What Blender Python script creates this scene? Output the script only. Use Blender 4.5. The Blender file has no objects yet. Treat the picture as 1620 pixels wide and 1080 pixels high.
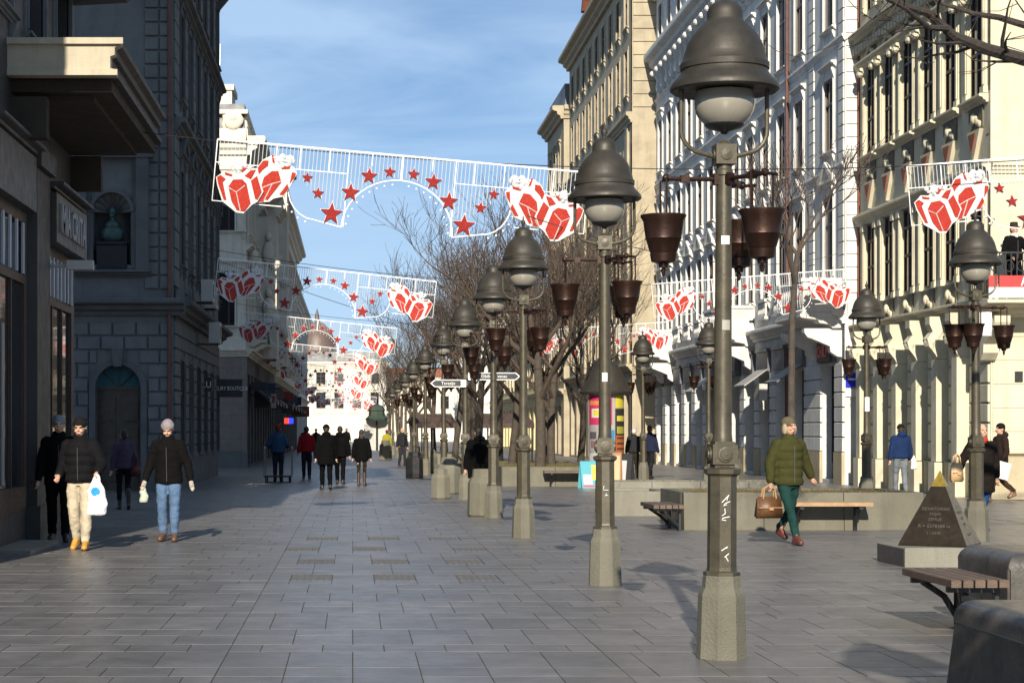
import bpy, bmesh, math, random, itertools
import numpy as np
from math import pi, sin, cos, tan, radians, atan2, sqrt, hypot
from mathutils import Vector, Matrix, noise

random.seed(7)
scene = bpy.context.scene
COL = scene.collection

# ------------------------------------------------------------------ camera
# world: X to the right of the street axis, Y along the street, Z up, metres
EYE, FOC, VX, VY = 1.6, 3000.0, 558.0, 680.0        # eye height, focal length in pixels of a 1620 wide frame, vanishing point
cd = bpy.data.cameras.new("camera"); cam = bpy.data.objects.new("camera", cd); COL.objects.link(cam)
cam.location = (0, 0, EYE); cam.rotation_euler = (pi/2, 0, 0)
cd.sensor_width = 36.0; cd.lens = FOC*36/1620
cd.shift_x = (810-VX)/1620; cd.shift_y = (VY-540)/1620
cd.clip_start = 0.1; cd.clip_end = 6000
scene.camera = cam
def PX(x, Y): return (x-VX)*Y/FOC
def PZ(y, Y): return EYE+(VY-y)*Y/FOC

# ------------------------------------------------------------------ sky and sun
SUN_EL = radians(25.5); SUN_AZ = math.atan(0.112)   # sun low behind the camera, slightly to its left
sdir = Vector((-sin(SUN_AZ)*cos(SUN_EL), -cos(SUN_AZ)*cos(SUN_EL), sin(SUN_EL)))
w = bpy.data.worlds.new("World"); scene.world = w; w.use_nodes = True
nt = w.node_tree; nt.nodes.clear()
def N(t, **k):
    n = nt.nodes.new(t)
    for a, b in k.items(): setattr(n, a, b)
    return n
out = N("ShaderNodeOutputWorld"); bg = N("ShaderNodeBackground"); sky = N("ShaderNodeTexSky")
sky.sky_type = 'NISHITA'; sky.sun_disc = False; sky.sun_elevation = SUN_EL
sky.sun_rotation = atan2(sdir.x, sdir.y); sky.air_density = 0.85; sky.dust_density = 0.0; sky.ozone_density = 4.6; sky.altitude = 100
bg.inputs[1].default_value = 0.058
# thin streaky cirrus spread over the whole sky, in direction space
tc = N("ShaderNodeTexCoord"); mp = N("ShaderNodeMapping"); mp.inputs['Scale'].default_value = (1.6, 1.6, 9.0); mp.inputs['Location'].default_value = (0.4, 0.1, 0.35)
nz = N("ShaderNodeTexNoise"); nz.inputs['Scale'].default_value = 2.6; nz.inputs['Detail'].default_value = 6; nz.inputs['Roughness'].default_value = 0.55; nz.inputs['Distortion'].default_value = 0.6
cr = N("ShaderNodeValToRGB"); cr.color_ramp.elements[0].position = 0.30; cr.color_ramp.elements[1].position = 0.62
cr.color_ramp.elements[0].color = (0, 0, 0, 1); cr.color_ramp.elements[1].color = (0.8, 0.8, 0.8, 1)
mx = N("ShaderNodeMixRGB"); mx.inputs[2].default_value = (5.5, 7.7, 10.6, 1)
L = nt.links.new
L(tc.outputs['Generated'], mp.inputs[0]); L(mp.outputs[0], nz.inputs['Vector']); L(nz.outputs['Fac'], cr.inputs[0])
L(cr.outputs[0], mx.inputs[0]); L(sky.outputs[0], mx.inputs[1]); L(mx.outputs[0], bg.inputs[0]); L(bg.outputs[0], out.inputs[0])
sl = bpy.data.lights.new("sun", 'SUN'); so = bpy.data.objects.new("sun", sl); COL.objects.link(so)
sl.energy = 5.0; sl.angle = radians(0.53); sl.color = (1.0, 0.90, 0.74)
so.rotation_euler = sdir.to_track_quat('Z', 'Y').to_euler(); so.location = (-10, -40, 40)
vs = scene.view_settings; vs.view_transform = 'Standard'; vs.look = 'None'; vs.gamma = 1; vs.use_curve_mapping = False; vs.exposure = 0.66
scene.cycles.max_bounces = 6; scene.cycles.diffuse_bounces = 3; scene.cycles.glossy_bounces = 3; scene.cycles.transparent_max_bounces = 8
scene.cycles.use_denoising = True

# ------------------------------------------------------------------ materials
MATS = {}
def mat(name, col, rough=0.7, metal=0.0, var=0.0, vscale=3.0, bump=0.0, bscale=30.0, col2=None, dirt=0.0, spec=0.5, objvar=0.0, streak=0.0, emit=0, trans=0, bstretch=None, dscale=None, coat=0, spots=0):
    """procedural surface: noise colour variation, object-random variation, large dirt blotches, vertical streaks, fine bump"""
    if name in MATS: return MATS[name]
    m = bpy.data.materials.new(name); m.use_nodes = True; t = m.node_tree; b = t.nodes["Principled BSDF"]; MATS[name] = m
    n = lambda k: t.nodes.new(k); l = t.links.new
    b.inputs['Roughness'].default_value = rough; b.inputs['Metallic'].default_value = metal
    b.inputs['Specular IOR Level'].default_value = spec
    if coat: b.inputs['Coat Weight'].default_value = coat; b.inputs['Coat Roughness'].default_value = 0.15
    c = (*col, 1); src = None
    geo = n("ShaderNodeNewGeometry")
    def noisefac(scale, detail=5, lo=0.3, hi=0.7, stretch=None):
        x = n("ShaderNodeTexNoise"); x.inputs['Scale'].default_value = scale; x.inputs['Detail'].default_value = detail; x.inputs['Roughness'].default_value = 0.62
        if stretch:
            q = n("ShaderNodeMapping"); q.inputs['Scale'].default_value = stretch; l(geo.outputs['Position'], q.inputs[0]); l(q.outputs[0], x.inputs['Vector'])
        else: l(geo.outputs['Position'], x.inputs['Vector'])
        r = n("ShaderNodeMapRange"); r.inputs[1].default_value = lo; r.inputs[2].default_value = hi; l(x.outputs['Fac'], r.inputs[0]); return r.outputs[0]
    def mixc(a, bcol, f, mode='MIX'):
        x = n("ShaderNodeMixRGB"); x.blend_type = mode
        if a is None: x.inputs[1].default_value = c
        else: l(a, x.inputs[1])
        x.inputs[2].default_value = (*bcol, 1)
        if isinstance(f, float): x.inputs[0].default_value = f
        else: l(f, x.inputs[0])
        return x.outputs[0]
    def scl(s, k):
        x = n("ShaderNodeMath"); x.operation = 'MULTIPLY'; l(s, x.inputs[0]); x.inputs[1].default_value = k; return x.outputs[0]
    if var:
        c2 = col2 or tuple(min(1, q*(1-var)) for q in col)
        src = mixc(src, c2, noisefac(vscale))
    if dirt: src = mixc(src, tuple(q*0.45 for q in col), scl(noisefac(dscale or 0.9, 7, 0.48, 0.75), dirt))
    if streak: src = mixc(src, tuple(q*0.5 for q in col), scl(noisefac(1.0, 4, 0.5, 0.8, (5, 5, 0.35)), streak))
    if spots:
        vo = n("ShaderNodeTexVoronoi"); vo.inputs['Scale'].default_value = 3.2; l(geo.outputs['Position'], vo.inputs['Vector'])
        r = n("ShaderNodeMapRange"); r.inputs[1].default_value = .055; r.inputs[2].default_value = .04; l(vo.outputs['Distance'], r.inputs[0]); src = mixc(src, tuple(q*.42 for q in col), scl(r.outputs[0], spots))
    if objvar:
        oi = n("ShaderNodeObjectInfo"); hs = n("ShaderNodeHueSaturation")
        r = n("ShaderNodeMapRange"); r.inputs[3].default_value = 1-objvar; r.inputs[4].default_value = 1+objvar; l(oi.outputs['Random'], r.inputs[0]); l(r.outputs[0], hs.inputs['Value'])
        if src is None: hs.inputs['Color'].default_value = c
        else: l(src, hs.inputs['Color'])
        src = hs.outputs[0]
    if src is None: b.inputs['Base Color'].default_value = c
    else: l(src, b.inputs['Base Color'])
    if var or dirt:
        r = n("ShaderNodeMapRange"); l(noisefac(vscale*1.7), r.inputs[0]); r.inputs[3].default_value = max(0.03, rough-0.1*min(1, rough*2)); r.inputs[4].default_value = min(1, rough+0.1*min(1, rough*2)); l(r.outputs[0], b.inputs['Roughness'])
    if bump:
        bp = n("ShaderNodeBump"); bp.inputs['Strength'].default_value = bump; bp.inputs['Distance'].default_value = 0.02
        l(noisefac(bscale, 4, 0.2, 0.8, bstretch), bp.inputs['Height']); l(bp.outputs[0], b.inputs['Normal'])
    if emit: b.inputs['Emission Color'].default_value = c; b.inputs['Emission Strength'].default_value = emit
    if trans: b.inputs['Transmission Weight'].default_value = trans
    return m

def stone(name, col, **k):
    d = dict(rough=0.85, var=0.18, vscale=2.2, bump=0.25, bscale=40, dirt=0.45, streak=0.45, spec=0.3); d.update(k); return mat(name, col, **d)
M_SLAB = mat("paving_stone", (0.156, 0.149, 0.147), 0.36, var=0.34, vscale=2.6, bump=0.10, bscale=60, dirt=0.45, dscale=0.5, objvar=0.13, spec=0.32, spots=0.7)
M_SLABF = mat("paving_stone_far", (0.155, 0.148, 0.146), 0.37, var=0.32, vscale=1.2, bump=0.10, bscale=50, dirt=0.5, dscale=0.35, spec=0.32, spots=0.6)
M_ROUGHSLAB = mat("grooved_paving_stone", (0.140, 0.131, 0.120), 0.55, var=0.3, vscale=9, bump=0.4, bscale=60, dirt=0.4, objvar=0.1)
M_JOINT = mat("joint_sand", (0.05, 0.047, 0.043), 0.95, var=0.4, vscale=12, bump=0.4, bscale=90)
M_GROUND = mat("ground_earth", (0.11, 0.105, 0.1), 0.9, var=0.3, vscale=0.6)
M_DKSTONE = stone("dark_weathered_stone", (0.165, 0.170, 0.172), dirt=0.6)
M_DKSTONE2 = stone("sooty_stone_trim", (0.125, 0.128, 0.130), dirt=0.7)
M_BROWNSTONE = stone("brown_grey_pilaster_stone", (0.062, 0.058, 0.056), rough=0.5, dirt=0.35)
M_CANOPY = stone("canopy_limestone", (0.46, 0.41, 0.31), dirt=0.4)
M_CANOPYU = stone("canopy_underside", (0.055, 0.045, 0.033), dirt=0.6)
M_PINK = stone("pinkish_render", (0.27, 0.225, 0.20), dirt=0.4)
M_CREAM = stone("cream_render", (0.70, 0.655, 0.55), dirt=0.3)
M_WHITE = stone("white_render", (0.62, 0.62, 0.60), dirt=0.4, streak=0.55, bump=0.12)
M_WHITE2 = stone("white_stucco_trim", (0.66, 0.65, 0.62), dirt=0.45, bump=0.2)
M_YEL = stone("pale_yellow_render", (0.58, 0.535, 0.40), dirt=0.45, streak=0.5, bump=0.1)
M_YEL2 = stone("yellow_stucco_trim", (0.59, 0.54, 0.405), dirt=0.5, bump=0.2)
M_YELLOWFAR = stone("warm_yellow_render", (0.62, 0.54, 0.31), dirt=0.25)
M_TAN = stone("tan_stone", (0.40, 0.345, 0.25), dirt=0.6)
M_TAN2 = stone("tan_stone_trim", (0.42, 0.365, 0.265), dirt=0.6)
M_OCHREDK = stone("dark_ornament_panel", (0.16, 0.145, 0.105), dirt=0.5)
M_REDBROWN = stone("oxide_red_panel", (0.24, 0.095, 0.06), dirt=0.4)
M_PLINTH = stone("sandstone_plinth", (0.44, 0.38, 0.26), dirt=0.5)
M_CONC = stone("weathered_concrete", (0.160, 0.152, 0.118), dirt=0.65, streak=0.5, bump=0.5, bscale=60)
M_CONCL = stone("pale_cut_stone", (0.215, 0.205, 0.17), dirt=0.6, bump=0.3)
M_GRANITE = mat("dark_polished_granite", (0.045, 0.041, 0.038), 0.36, var=0.6, vscale=9, bump=0.15, bscale=45, dirt=0.6, dscale=3, col2=(0.085, 0.078, 0.068), spots=0.5)
M_GRANITEB = mat("dark_honed_granite", (0.065, 0.057, 0.050), 0.5, var=0.5, vscale=6, dirt=0.6, dscale=2, bump=0.3, bscale=50, streak=0.6)
M_IRON = mat("bronze_green_lamp_paint", (0.078, 0.067, 0.043), 0.45, metal=0.2, var=0.45, vscale=9, bump=0.09, bscale=60, dirt=0.4, dscale=4)
M_HOOD = mat("lamp_hood_paint", (0.034, 0.029, 0.021), 0.55, metal=0.1, var=0.4, vscale=6, bump=0.06, bscale=50, dirt=0.4, dscale=3)
M_COPPER = mat("aged_copper", (0.042, 0.019, 0.0125), 0.40, metal=0.6, var=0.45, vscale=8, bump=0.1, bscale=50, dirt=0.5, dscale=5)
M_GLOBE = mat("frosted_lamp_glass", (0.24, 0.225, 0.19), 0.2, var=0.12, vscale=5)
M_GLASS = mat("dark_window_glass", (0.018, 0.019, 0.022), 0.06, spec=0.8, var=0.3, vscale=1.0, objvar=0.6)
M_CURTAIN = mat("net_curtain", (0.32, 0.31, 0.29), 0.9, var=0.4, vscale=14, objvar=0.4)
M_GLASSB = mat("shop_window_glass", (0.02, 0.024, 0.03), 0.04, spec=1.0)
M_TEAL = mat("teal_fanlight_glass", (0.045, 0.13, 0.15), 0.12, spec=0.8, var=0.2, vscale=4)
M_FRAMEBR = mat("dark_brown_window_wood", (0.055, 0.03, 0.02), 0.5, var=0.3, vscale=8)
M_FRAMEGR = mat("grey_brown_window_wood", (0.13, 0.10, 0.085), 0.55, var=0.3, vscale=8)
M_DOOR = mat("old_door_wood", (0.075, 0.055, 0.038), 0.55, var=0.4, vscale=6, bump=0.2, bstretch=(8, 8, 1))
M_BLACK = mat("black_painted_metal", (0.018, 0.018, 0.02), 0.4, var=0.3, vscale=7)
M_STEEL = mat("galvanised_steel", (0.35, 0.36, 0.37), 0.4, metal=0.8, var=0.2, vscale=6)
M_WHITEP = mat("white_wire_paint", (0.80, 0.80, 0.80), 0.45)
M_STRAND = mat("clear_light_strand", (0.68, 0.72, 0.76), 0.4)
M_TINSEL = mat("white_tinsel", (0.82, 0.83, 0.84), 0.6, var=0.25, vscale=60, bump=0.9, bscale=90)
M_RED = mat("red_tinsel", (0.60, 0.045, 0.025), 0.5, var=0.5, vscale=55, bump=0.9, bscale=90)
M_REDSTAR = mat("red_tinsel_star", (0.42, 0.025, 0.02), 0.5, var=0.5, vscale=55, bump=0.9, bscale=90)
M_BARK = mat("grey_brown_bark", (0.075, 0.060, 0.046), 0.9, var=0.45, vscale=9, bump=0.8, bscale=28, bstretch=(1, 1, 0.25))
M_BARKD = mat("dark_bark", (0.045, 0.036, 0.03), 0.9, var=0.4, vscale=9, bump=0.8, bscale=28)
M_TWIG = mat("winter_twigs", (0.070, 0.050, 0.037), 0.85, var=0.3, vscale=5)
M_SOIL = mat("winter_soil", (0.085, 0.062, 0.04), 0.95, var=0.5, vscale=8, bump=0.8, bscale=40)
M_GRASS = mat("dull_winter_grass", (0.085, 0.085, 0.028), 0.85, var=0.5, vscale=5, col2=(0.12, 0.085, 0.035))
M_WOOD = mat("worn_bench_wood", (0.115, 0.075, 0.05), 0.55, var=0.4, vscale=5, bump=0.3, bscale=20, bstretch=(1, 6, 6), objvar=0.12)
M_WOODL = mat("sunbleached_bench_wood", (0.34, 0.22, 0.12), 0.6, var=0.35, vscale=6, bump=0.3, objvar=0.1)
M_ROOF = mat("red_roof_tile", (0.27, 0.09, 0.05), 0.8, var=0.4, vscale=3, bump=0.4, bscale=15)
M_ROOFG = mat("grey_sheet_roof", (0.14, 0.145, 0.15), 0.55, var=0.3, vscale=2)
M_BRONZE = mat("green_patina_bronze", (0.06, 0.12, 0.11), 0.5, metal=0.4, var=0.5, vscale=10)
M_PIPE = mat("rust_red_downpipe", (0.13, 0.055, 0.04), 0.6, var=0.4, vscale=4)
M_GOLD = mat("brass_cap", (0.40, 0.27, 0.05), 0.38, metal=0.8, var=0.4, vscale=14)
M_LETTERW = mat("white_lettering", (0.7, 0.7, 0.68), 0.6)
M_AC = mat("air_conditioner_plastic", (0.42, 0.42, 0.40), 0.5, dirt=0.4, var=0.1)
def plain(name, col, rough=0.6, **k):
    d = dict(var=0.12, vscale=6); d.update(k); return mat(name, col, rough, **d)

# ------------------------------------------------------------------ mesh helpers
class MB:
    def __init__(s): s.v = []; s.f = []; s.m = []; s.M = None; s.mi = 0
    def add(s, vs, fs):
        o = len(s.v)
        if s.M is not None: s.v += [tuple(s.M @ Vector(p)) for p in vs]
        else: s.v += [tuple(p) for p in vs]
        s.f += [tuple(i+o for i in f) for f in fs]; s.m += [s.mi]*len(fs); return s
    def box(s, x0, x1, y0, y1, z0, z1, ch=0.0):
        if ch:   # chamfered along the outline seen from -y (front): used for stone blocks
            c = ch
            return s.add([(x0, y1, z0), (x1, y1, z0), (x1, y1, z1), (x0, y1, z1), (x0, y0+c, z0), (x1, y0+c, z0), (x1, y0+c, z1), (x0, y0+c, z1),
                          (x0+c, y0, z0+c), (x1-c, y0, z0+c), (x1-c, y0, z1-c), (x0+c, y0, z1-c)],
                         [(8, 9, 10, 11), (4, 5, 9, 8), (5, 6, 10, 9), (6, 7, 11, 10), (7, 4, 8, 11), (0, 1, 5, 4), (1, 2, 6, 5), (2, 3, 7, 6), (3, 0, 4, 7), (3, 2, 1, 0)])
        return s.add([(x0, y0, z0), (x1, y0, z0), (x1, y1, z0), (x0, y1, z0), (x0, y0, z1), (x1, y0, z1), (x1, y1, z1), (x0, y1, z1)],
                     [(0, 3, 2, 1), (4, 5, 6, 7), (0, 1, 5, 4), (1, 2, 6, 5), (2, 3, 7, 6), (3, 0, 4, 7)])
    def slab(s, x0, x1, y0, y1, z0, z1, c=0.01):   # box with chamfered top edges
        return s.add([(x0, y0, z0), (x1, y0, z0), (x1, y1, z0), (x0, y1, z0), (x0, y0, z1-c), (x1, y0, z1-c), (x1, y1, z1-c), (x0, y1, z1-c),
                      (x0+c, y0+c, z1), (x1-c, y0+c, z1), (x1-c, y1-c, z1), (x0+c, y1-c, z1)],
                     [(0, 3, 2, 1), (8, 9, 10, 11), (0, 1, 5, 4), (1, 2, 6, 5), (2, 3, 7, 6), (3, 0, 4, 7), (4, 5, 9, 8), (5, 6, 10, 9), (6, 7, 11, 10), (7, 4, 8, 11)])
    def prism(s, poly, y0, y1):     # polygon (x,z), counter-clockwise seen from -y, extruded in y
        n = len(poly)
        return s.add([(x, y0, z) for x, z in poly]+[(x, y1, z) for x, z in poly],
                     [tuple(range(n)), tuple(range(2*n-1, n-1, -1))]+[(i, i+n, (i+1) % n+n, (i+1) % n) for i in range(n)])
    def mould(s, prof, x0, x1):     # closed profile (y,z) extruded along x
        n = len(prof)
        return s.add([(x0, y, z) for y, z in prof]+[(x1, y, z) for y, z in prof],
                     [tuple(range(n)), tuple(range(2*n-1, n-1, -1))]+[(i, i+n, (i+1) % n+n, (i+1) % n) for i in range(n)])
    def lathe(s, prof, n=24, c=(0, 0, 0), a0=0.0, cap=True):
        vs = []; fs = []
        for r, z in prof:
            for k in range(n):
                a = a0+2*pi*k/n; vs.append((c[0]+r*cos(a), c[1]+r*sin(a), c[2]+z))
        m = len(prof)
        for j in range(m-1):
            for k in range(n):
                k2 = (k+1) % n; fs.append((j*n+k, j*n+k2, (j+1)*n+k2, (j+1)*n+k))
        if cap: fs.append(tuple(range(n-1, -1, -1))); fs.append(tuple((m-1)*n+k for k in range(n)))
        return s.add(vs, fs)
    def tube(s, pts, rs, n=6, cap=True):
        pts = [Vector(p) for p in pts]; rs = rs if isinstance(rs, (list, tuple)) else [rs]*len(pts)
        vs = []; fs = []; prev = None
        for i, p in enumerate(pts):
            d = (pts[min(i+1, len(pts)-1)]-pts[max(i-1, 0)])
            d = d.normalized() if d.length > 1e-9 else Vector((0, 0, 1))
            if prev is None:
                a = d.cross(Vector((0, 0, 1)))
                if a.length < 0.05: a = d.cross(Vector((1, 0, 0)))
            else: a = prev-d*prev.dot(d)
            a.normalize(); prev = a; b = d.cross(a)
            for k in range(n):
                t = 2*pi*k/n; vs.append(p+(a*cos(t)+b*sin(t))*rs[i])
        m = len(pts)
        for j in range(m-1):
            for k in range(n):
                k2 = (k+1) % n; fs.append((j*n+k, j*n+k2, (j+1)*n+k2, (j+1)*n+k))
        if cap: fs.append(tuple(range(n-1, -1, -1))); fs.append(tuple((m-1)*n+k for k in range(n)))
        return s.add(vs, fs)
    def ball(s, c, r, n=10, m=7):
        r = r if isinstance(r, (list, tuple)) else (r, r, r)
        vs = [(c[0], c[1], c[2]-r[2])]; fs = []
        for j in range(1, m):
            t = pi*j/m
            for k in range(n):
                a = 2*pi*k/n; vs.append((c[0]+r[0]*sin(t)*cos(a), c[1]+r[1]*sin(t)*sin(a), c[2]-r[2]*cos(t)))
        vs.append((c[0], c[1], c[2]+r[2])); e = len(vs)-1
        for k in range(n):
            k2 = (k+1) % n; fs.append((0, 1+k2, 1+k)); fs.append((e, e-n+k, e-n+k2))
            for j in range(m-2): fs.append((1+j*n+k, 1+j*n+k2, 1+(j+1)*n+k2, 1+(j+1)*n+k))
        return s.add(vs, fs)
    def wall(s, x0, x1, z0, z1, t, holes=(), y0=0.0):     # wall with rectangular holes (hx0,hx1,hz0,hz1)
        zs = sorted({z0, z1}.union(*[{h[2], h[3]} for h in holes])) if holes else [z0, z1]
        zs = [z for z in zs if z0 <= z <= z1]
        for a, b in zip(zs, zs[1:]):
            hs = sorted([h for h in holes if h[2] < b-1e-6 and h[3] > a+1e-6]); x = x0
            for h in hs:
                if h[0] > x+1e-6: s.box(x, h[0], y0, y0+t, a, b)
                x = max(x, h[1])
            if x < x1-1e-6: s.box(x, x1, y0, y0+t, a, b)
        return s
    def mesh(s, name, mats, smooth=None):
        me = bpy.data.meshes.new(name); me.from_pydata(s.v, [], s.f)
        mats = mats if isinstance(mats, (list, tuple)) else [mats]
        for m in mats: me.materials.append(m)
        if len(mats) > 1: me.polygons.foreach_set("material_index", s.m)
        if smooth is not None:
            me.polygons.foreach_set("use_smooth", [True]*len(me.polygons)); me.set_sharp_from_angle(angle=radians(smooth))
        me.update(); return me
    def build(s, name, mats, parent=None, loc=(0, 0, 0), rz=0.0, smooth=None, **tags):
        return link(name, s.mesh(name, mats, smooth), parent, loc, rz, **tags)
def link(name, data, parent=None, loc=(0, 0, 0), rz=0.0, **tags):
    o = bpy.data.objects.new(name, data); COL.objects.link(o); o.parent = parent; o.location = loc
    if rz: o.rotation_euler = (0, 0, rz)
    for k, v in tags.items():
        if v is not None: o[k] = v
    return o
def thing(name, label, category, loc=(0, 0, 0), rz=0.0, group=None):
    return link(name, None, None, loc, rz, label=label, category=category, group=group)
KIDS = {}
def kids(o): return [c for c in o.children]
def copytree(o, parent=None):
    c = o.copy(); COL.objects.link(c); c.parent = parent
    for ch in kids(o): copytree(ch, c)
    return c
WORK = bpy.data.scenes.new("work")      # small side scene for evaluating text and fused skins; removed at the end
def evaluate(o):
    WORK.collection.objects.link(o); vl = WORK.view_layers[0]; vl.update(); me = bpy.data.meshes.new_from_object(o.evaluated_get(vl.depsgraph)); WORK.collection.objects.unlink(o); return me
def text_mesh(txt, size, depth=0.01, shear=0.0, bold=0.0):
    cu = bpy.data.curves.new("lettering", 'FONT'); cu.body = txt; cu.size = size; cu.extrude = depth; cu.align_x = 'CENTER'; cu.align_y = 'CENTER'; cu.offset = bold; cu.resolution_u = 2
    o = bpy.data.objects.new("lettering", cu); me = evaluate(o); bpy.data.objects.remove(o); bpy.data.curves.remove(cu); return me
def lettering(txt, size, m, parent, loc, rot=(pi/2, 0, 0), sx=1.0, depth=0.006, bold=0.0, name="lettering"):
    me = text_mesh(txt, size, depth, bold=bold); me.materials.clear(); me.materials.append(m)
    o = link(name, me, parent, loc); o.rotation_euler = rot; o.scale = (sx, 1, 1); return o
R_END_R = Matrix.Rotation(pi/2, 4, 'Z')      # end wall facing the camera on buildings of the right side
R_END_L = Matrix.Rotation(-pi/2, 4, 'Z')     # the same on the left side
class Bld:
    """a building: root empty at its corner; frame 0 = street face, frame 1 = face towards the camera"""
    def __init__(s, name, label, side, X, Yn, Yf, cat='building'):
        s.side = side; s.L = Yf-Yn; s.Yn = Yn; s.Yf = Yf
        if side > 0: s.root = thing(name, label, cat, (X, Yf, 0), -pi/2); s.E = Matrix.Translation((s.L, 0, 0)) @ R_END_R; s.ea = pi/2
        else: s.root = thing(name, label, cat, (X, Yn, 0), pi/2); s.E = R_END_L.copy(); s.ea = -pi/2
    def u(s, Y): return (s.Yf-Y) if s.side > 0 else (Y-s.Yn)
    def part(s, mb, name, m, f=0, smooth=None, **k):
        return mb.build(name, m, s.root, smooth=smooth, **k)
    def mb(s, f=0):
        b = MB(); b.M = s.E if f else None; return b
    def put(s, proto, u, z, f=0, v=0.0):
        """place a window-like prototype [(name, mesh), ...]: first is the part, the rest its sub-parts"""
        p = Vector((u, v, z)); rz = 0
        if f: p = s.E @ p; rz = s.ea
        o = link(proto[0][0], proto[0][1], s.root, p, rz)
        for nm, me in proto[1:]: link(nm, me, o)
        return o
    def blocks(s, f, u0, u1, z0, z1, rowh, bw, m, name='stone_block', proud=0.035, gap=0.022, stagger=True, holes=(), back=0.0, joined=False):
        """masonry blocks proud of the wall; each its own part (or joined when too small to pick apart)"""
        cache = {}; J = s.mb(f); k = 0; z = z0
        while z < z1-0.05:
            h = min(rowh, z1-z); x = u0-(bw/2 if (k % 2 and stagger) else 0)
            while x < u1-0.02:
                a = max(x, u0); b = min(x+bw, u1); x += bw
                segs = [(a, b)]
                for h0, h1, g0, g1 in holes:
                    if g0 < z+h-0.02 and g1 > z+0.02:
                        ns = []
                        for p, q in segs:
                            if h1 <= p or h0 >= q: ns.append((p, q))
                            else:
                                if h0-p > 0.06: ns.append((p, h0))
                                if q-h1 > 0.06: ns.append((h1, q))
                        segs = ns
                for p, q in segs:
                    if q-p < 0.06: continue
                    key = (round(q-p, 2), round(h, 2))
                    if joined: J.box(p+gap/2, q-gap/2, -proud, 0.01, z+gap/2, z+h-gap/2, 0.012); continue
                    if key not in cache: cache[key] = MB().box(gap/2, key[0]-gap/2, -proud, 0.01, gap/2, key[1]-gap/2, 0.012).mesh(name, m)
                    P = Vector((p, 0, z))
                    if f: P = s.E @ P
                    link(name, cache[key], s.root, P, s.ea if f else 0)
            z += rowh; k += 1
        if joined: J.build(name, m, s.root, kind='stuff')
# ------------------------------------------------------------------ ground and pavement
MB().add([(-1500, -600, -.06), (1500, -600, -.06), (1500, 4000, -.06), (-1500, 4000, -.06)], [(0, 1, 2, 3)]).build('ground', M_GROUND, kind='structure')
pav = MB().box(-16, 22, 0.5, 78, -.05, -.0045).build('pavement', M_JOINT, kind='structure')
def far_paving():
    m = mat("paving_distance", (0.172, 0.158, 0.148), 0.45, var=0.3, vscale=0.7, dirt=0.4, dscale=0.3, bump=0.1, bscale=25)
    MB().add([(-30, 78, 0), (40, 78, 0), (40, 420, 0), (-30, 420, 0)], [(0, 1, 2, 3)]).build('far_pavement', m, kind='structure')
    MB().add([(-30, -30, 0), (40, -30, 0), (40, 0.5, 0), (-30, 0.5, 0)], [(0, 1, 2, 3)]).build('near_pavement', m, kind='structure')
far_paving()
def slabs():
    rnd = random.Random(3); rows = []; y = 0.5; k = 0
    while y < 77.9:
        h = (0.92, 0.46, 0.62, 0.46)[k % 4]
        h = min(h, 78-y); rows.append((y, h)); y += h; k += 1
    cand = []
    for (y, h) in rows:
        xs = [-0.9+.45*i for i in range(7)] if rnd.random() < .6 else [-0.9]+[-0.9+.45*i-.22 for i in range(1, 7)]+[1.8]
        x = -0.9-rnd.choice((.45, .45, .3, .2)); left = [x]
        while left[-1] > -16: left.append(left[-1]-(.45 if rnd.random() < .8 else .62))
        x = 1.8+rnd.choice((.45, .45, .3, .2)); right = [x]
        while right[-1] < 21.5: right.append(right[-1]+(.45 if rnd.random() < .8 else .62))
        xs = left[::-1]+xs+right
        for p, q in zip(xs, xs[1:]): cand.append((p, y, q-p, h, 0))
    ROUGH = [(-.64, 1), (.38, 1), (1.5, 1)]
    def isrough(x, y, wd, h):
        if h < .9 or not 18.0 < y < 28.5: return False
        return any(x <= rx < x+wd for rx, _ in ROUGH)
    vis = []; rest = []
    for c in cand:
        x, y, wd, h, o = c; yc = y+h/2
        seen = 11.6 < yc and PX(-25, yc) < x+wd and x < PX(1640, yc)
        (vis if seen else rest).append(c)
    vis.sort(key=lambda c: c[1]); rest += vis[300:]; vis = vis[:300]
    meshes = {}
    def smesh(wd, h, rough):
        key = (round(wd, 2), round(h, 2), rough)
        if key not in meshes:
            b = MB(); g = .009
            if rough:
                n = 6; b.slab(g, key[0]-g, g, key[1]-g, -.04, -.0035, .001)
                st = (key[0]-2*g)/n
                for i in range(n): b.slab(g+i*st+.010, g+(i+1)*st-.010, g+.02, key[1]-g-.02, -.02, .0005, .002)
            else: b.slab(.0035, key[0]-.0035, g, key[1]-g, -.04, 0, .001)
            meshes[key] = b.mesh('paving_slab', M_ROUGHSLAB if rough else M_SLAB)
        return meshes[key]
    for x, y, wd, h, o in vis:
        r = isrough(x, y, wd, h)
        ob = link('paving_slab', smesh(wd, h, r), pav, (x, y, rnd.uniform(-.0012, .0012)))
        ob.rotation_euler = (rnd.uniform(-.001, .001), rnd.uniform(-.0015, .0015), 0)
    J = MB(); J2 = MB()
    for x, y, wd, h, o in rest:
        if isrough(x, y, wd, h):
            n = 6; J2.slab(x+.006, x+wd-.006, y+.006, y+h-.006, -.04, -.0035, .001); st = (wd-.012)/n
            for i in range(n): J2.slab(x+.006+i*st+.01, x+.006+(i+1)*st-.01, y+.026, y+h-.026, -.02, .0005, .002)
        else:
            z = rnd.uniform(-.0015, .0015); J.slab(x+.0035, x+wd-.0035, y+.009, y+h-.009, -.04, z, .001)
    J.build('paving_slabs_beyond', M_SLABF, pav, kind='stuff'); J2.build('grooved_slabs_beyond', M_ROUGHSLAB, pav, kind='stuff')
slabs()

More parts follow.
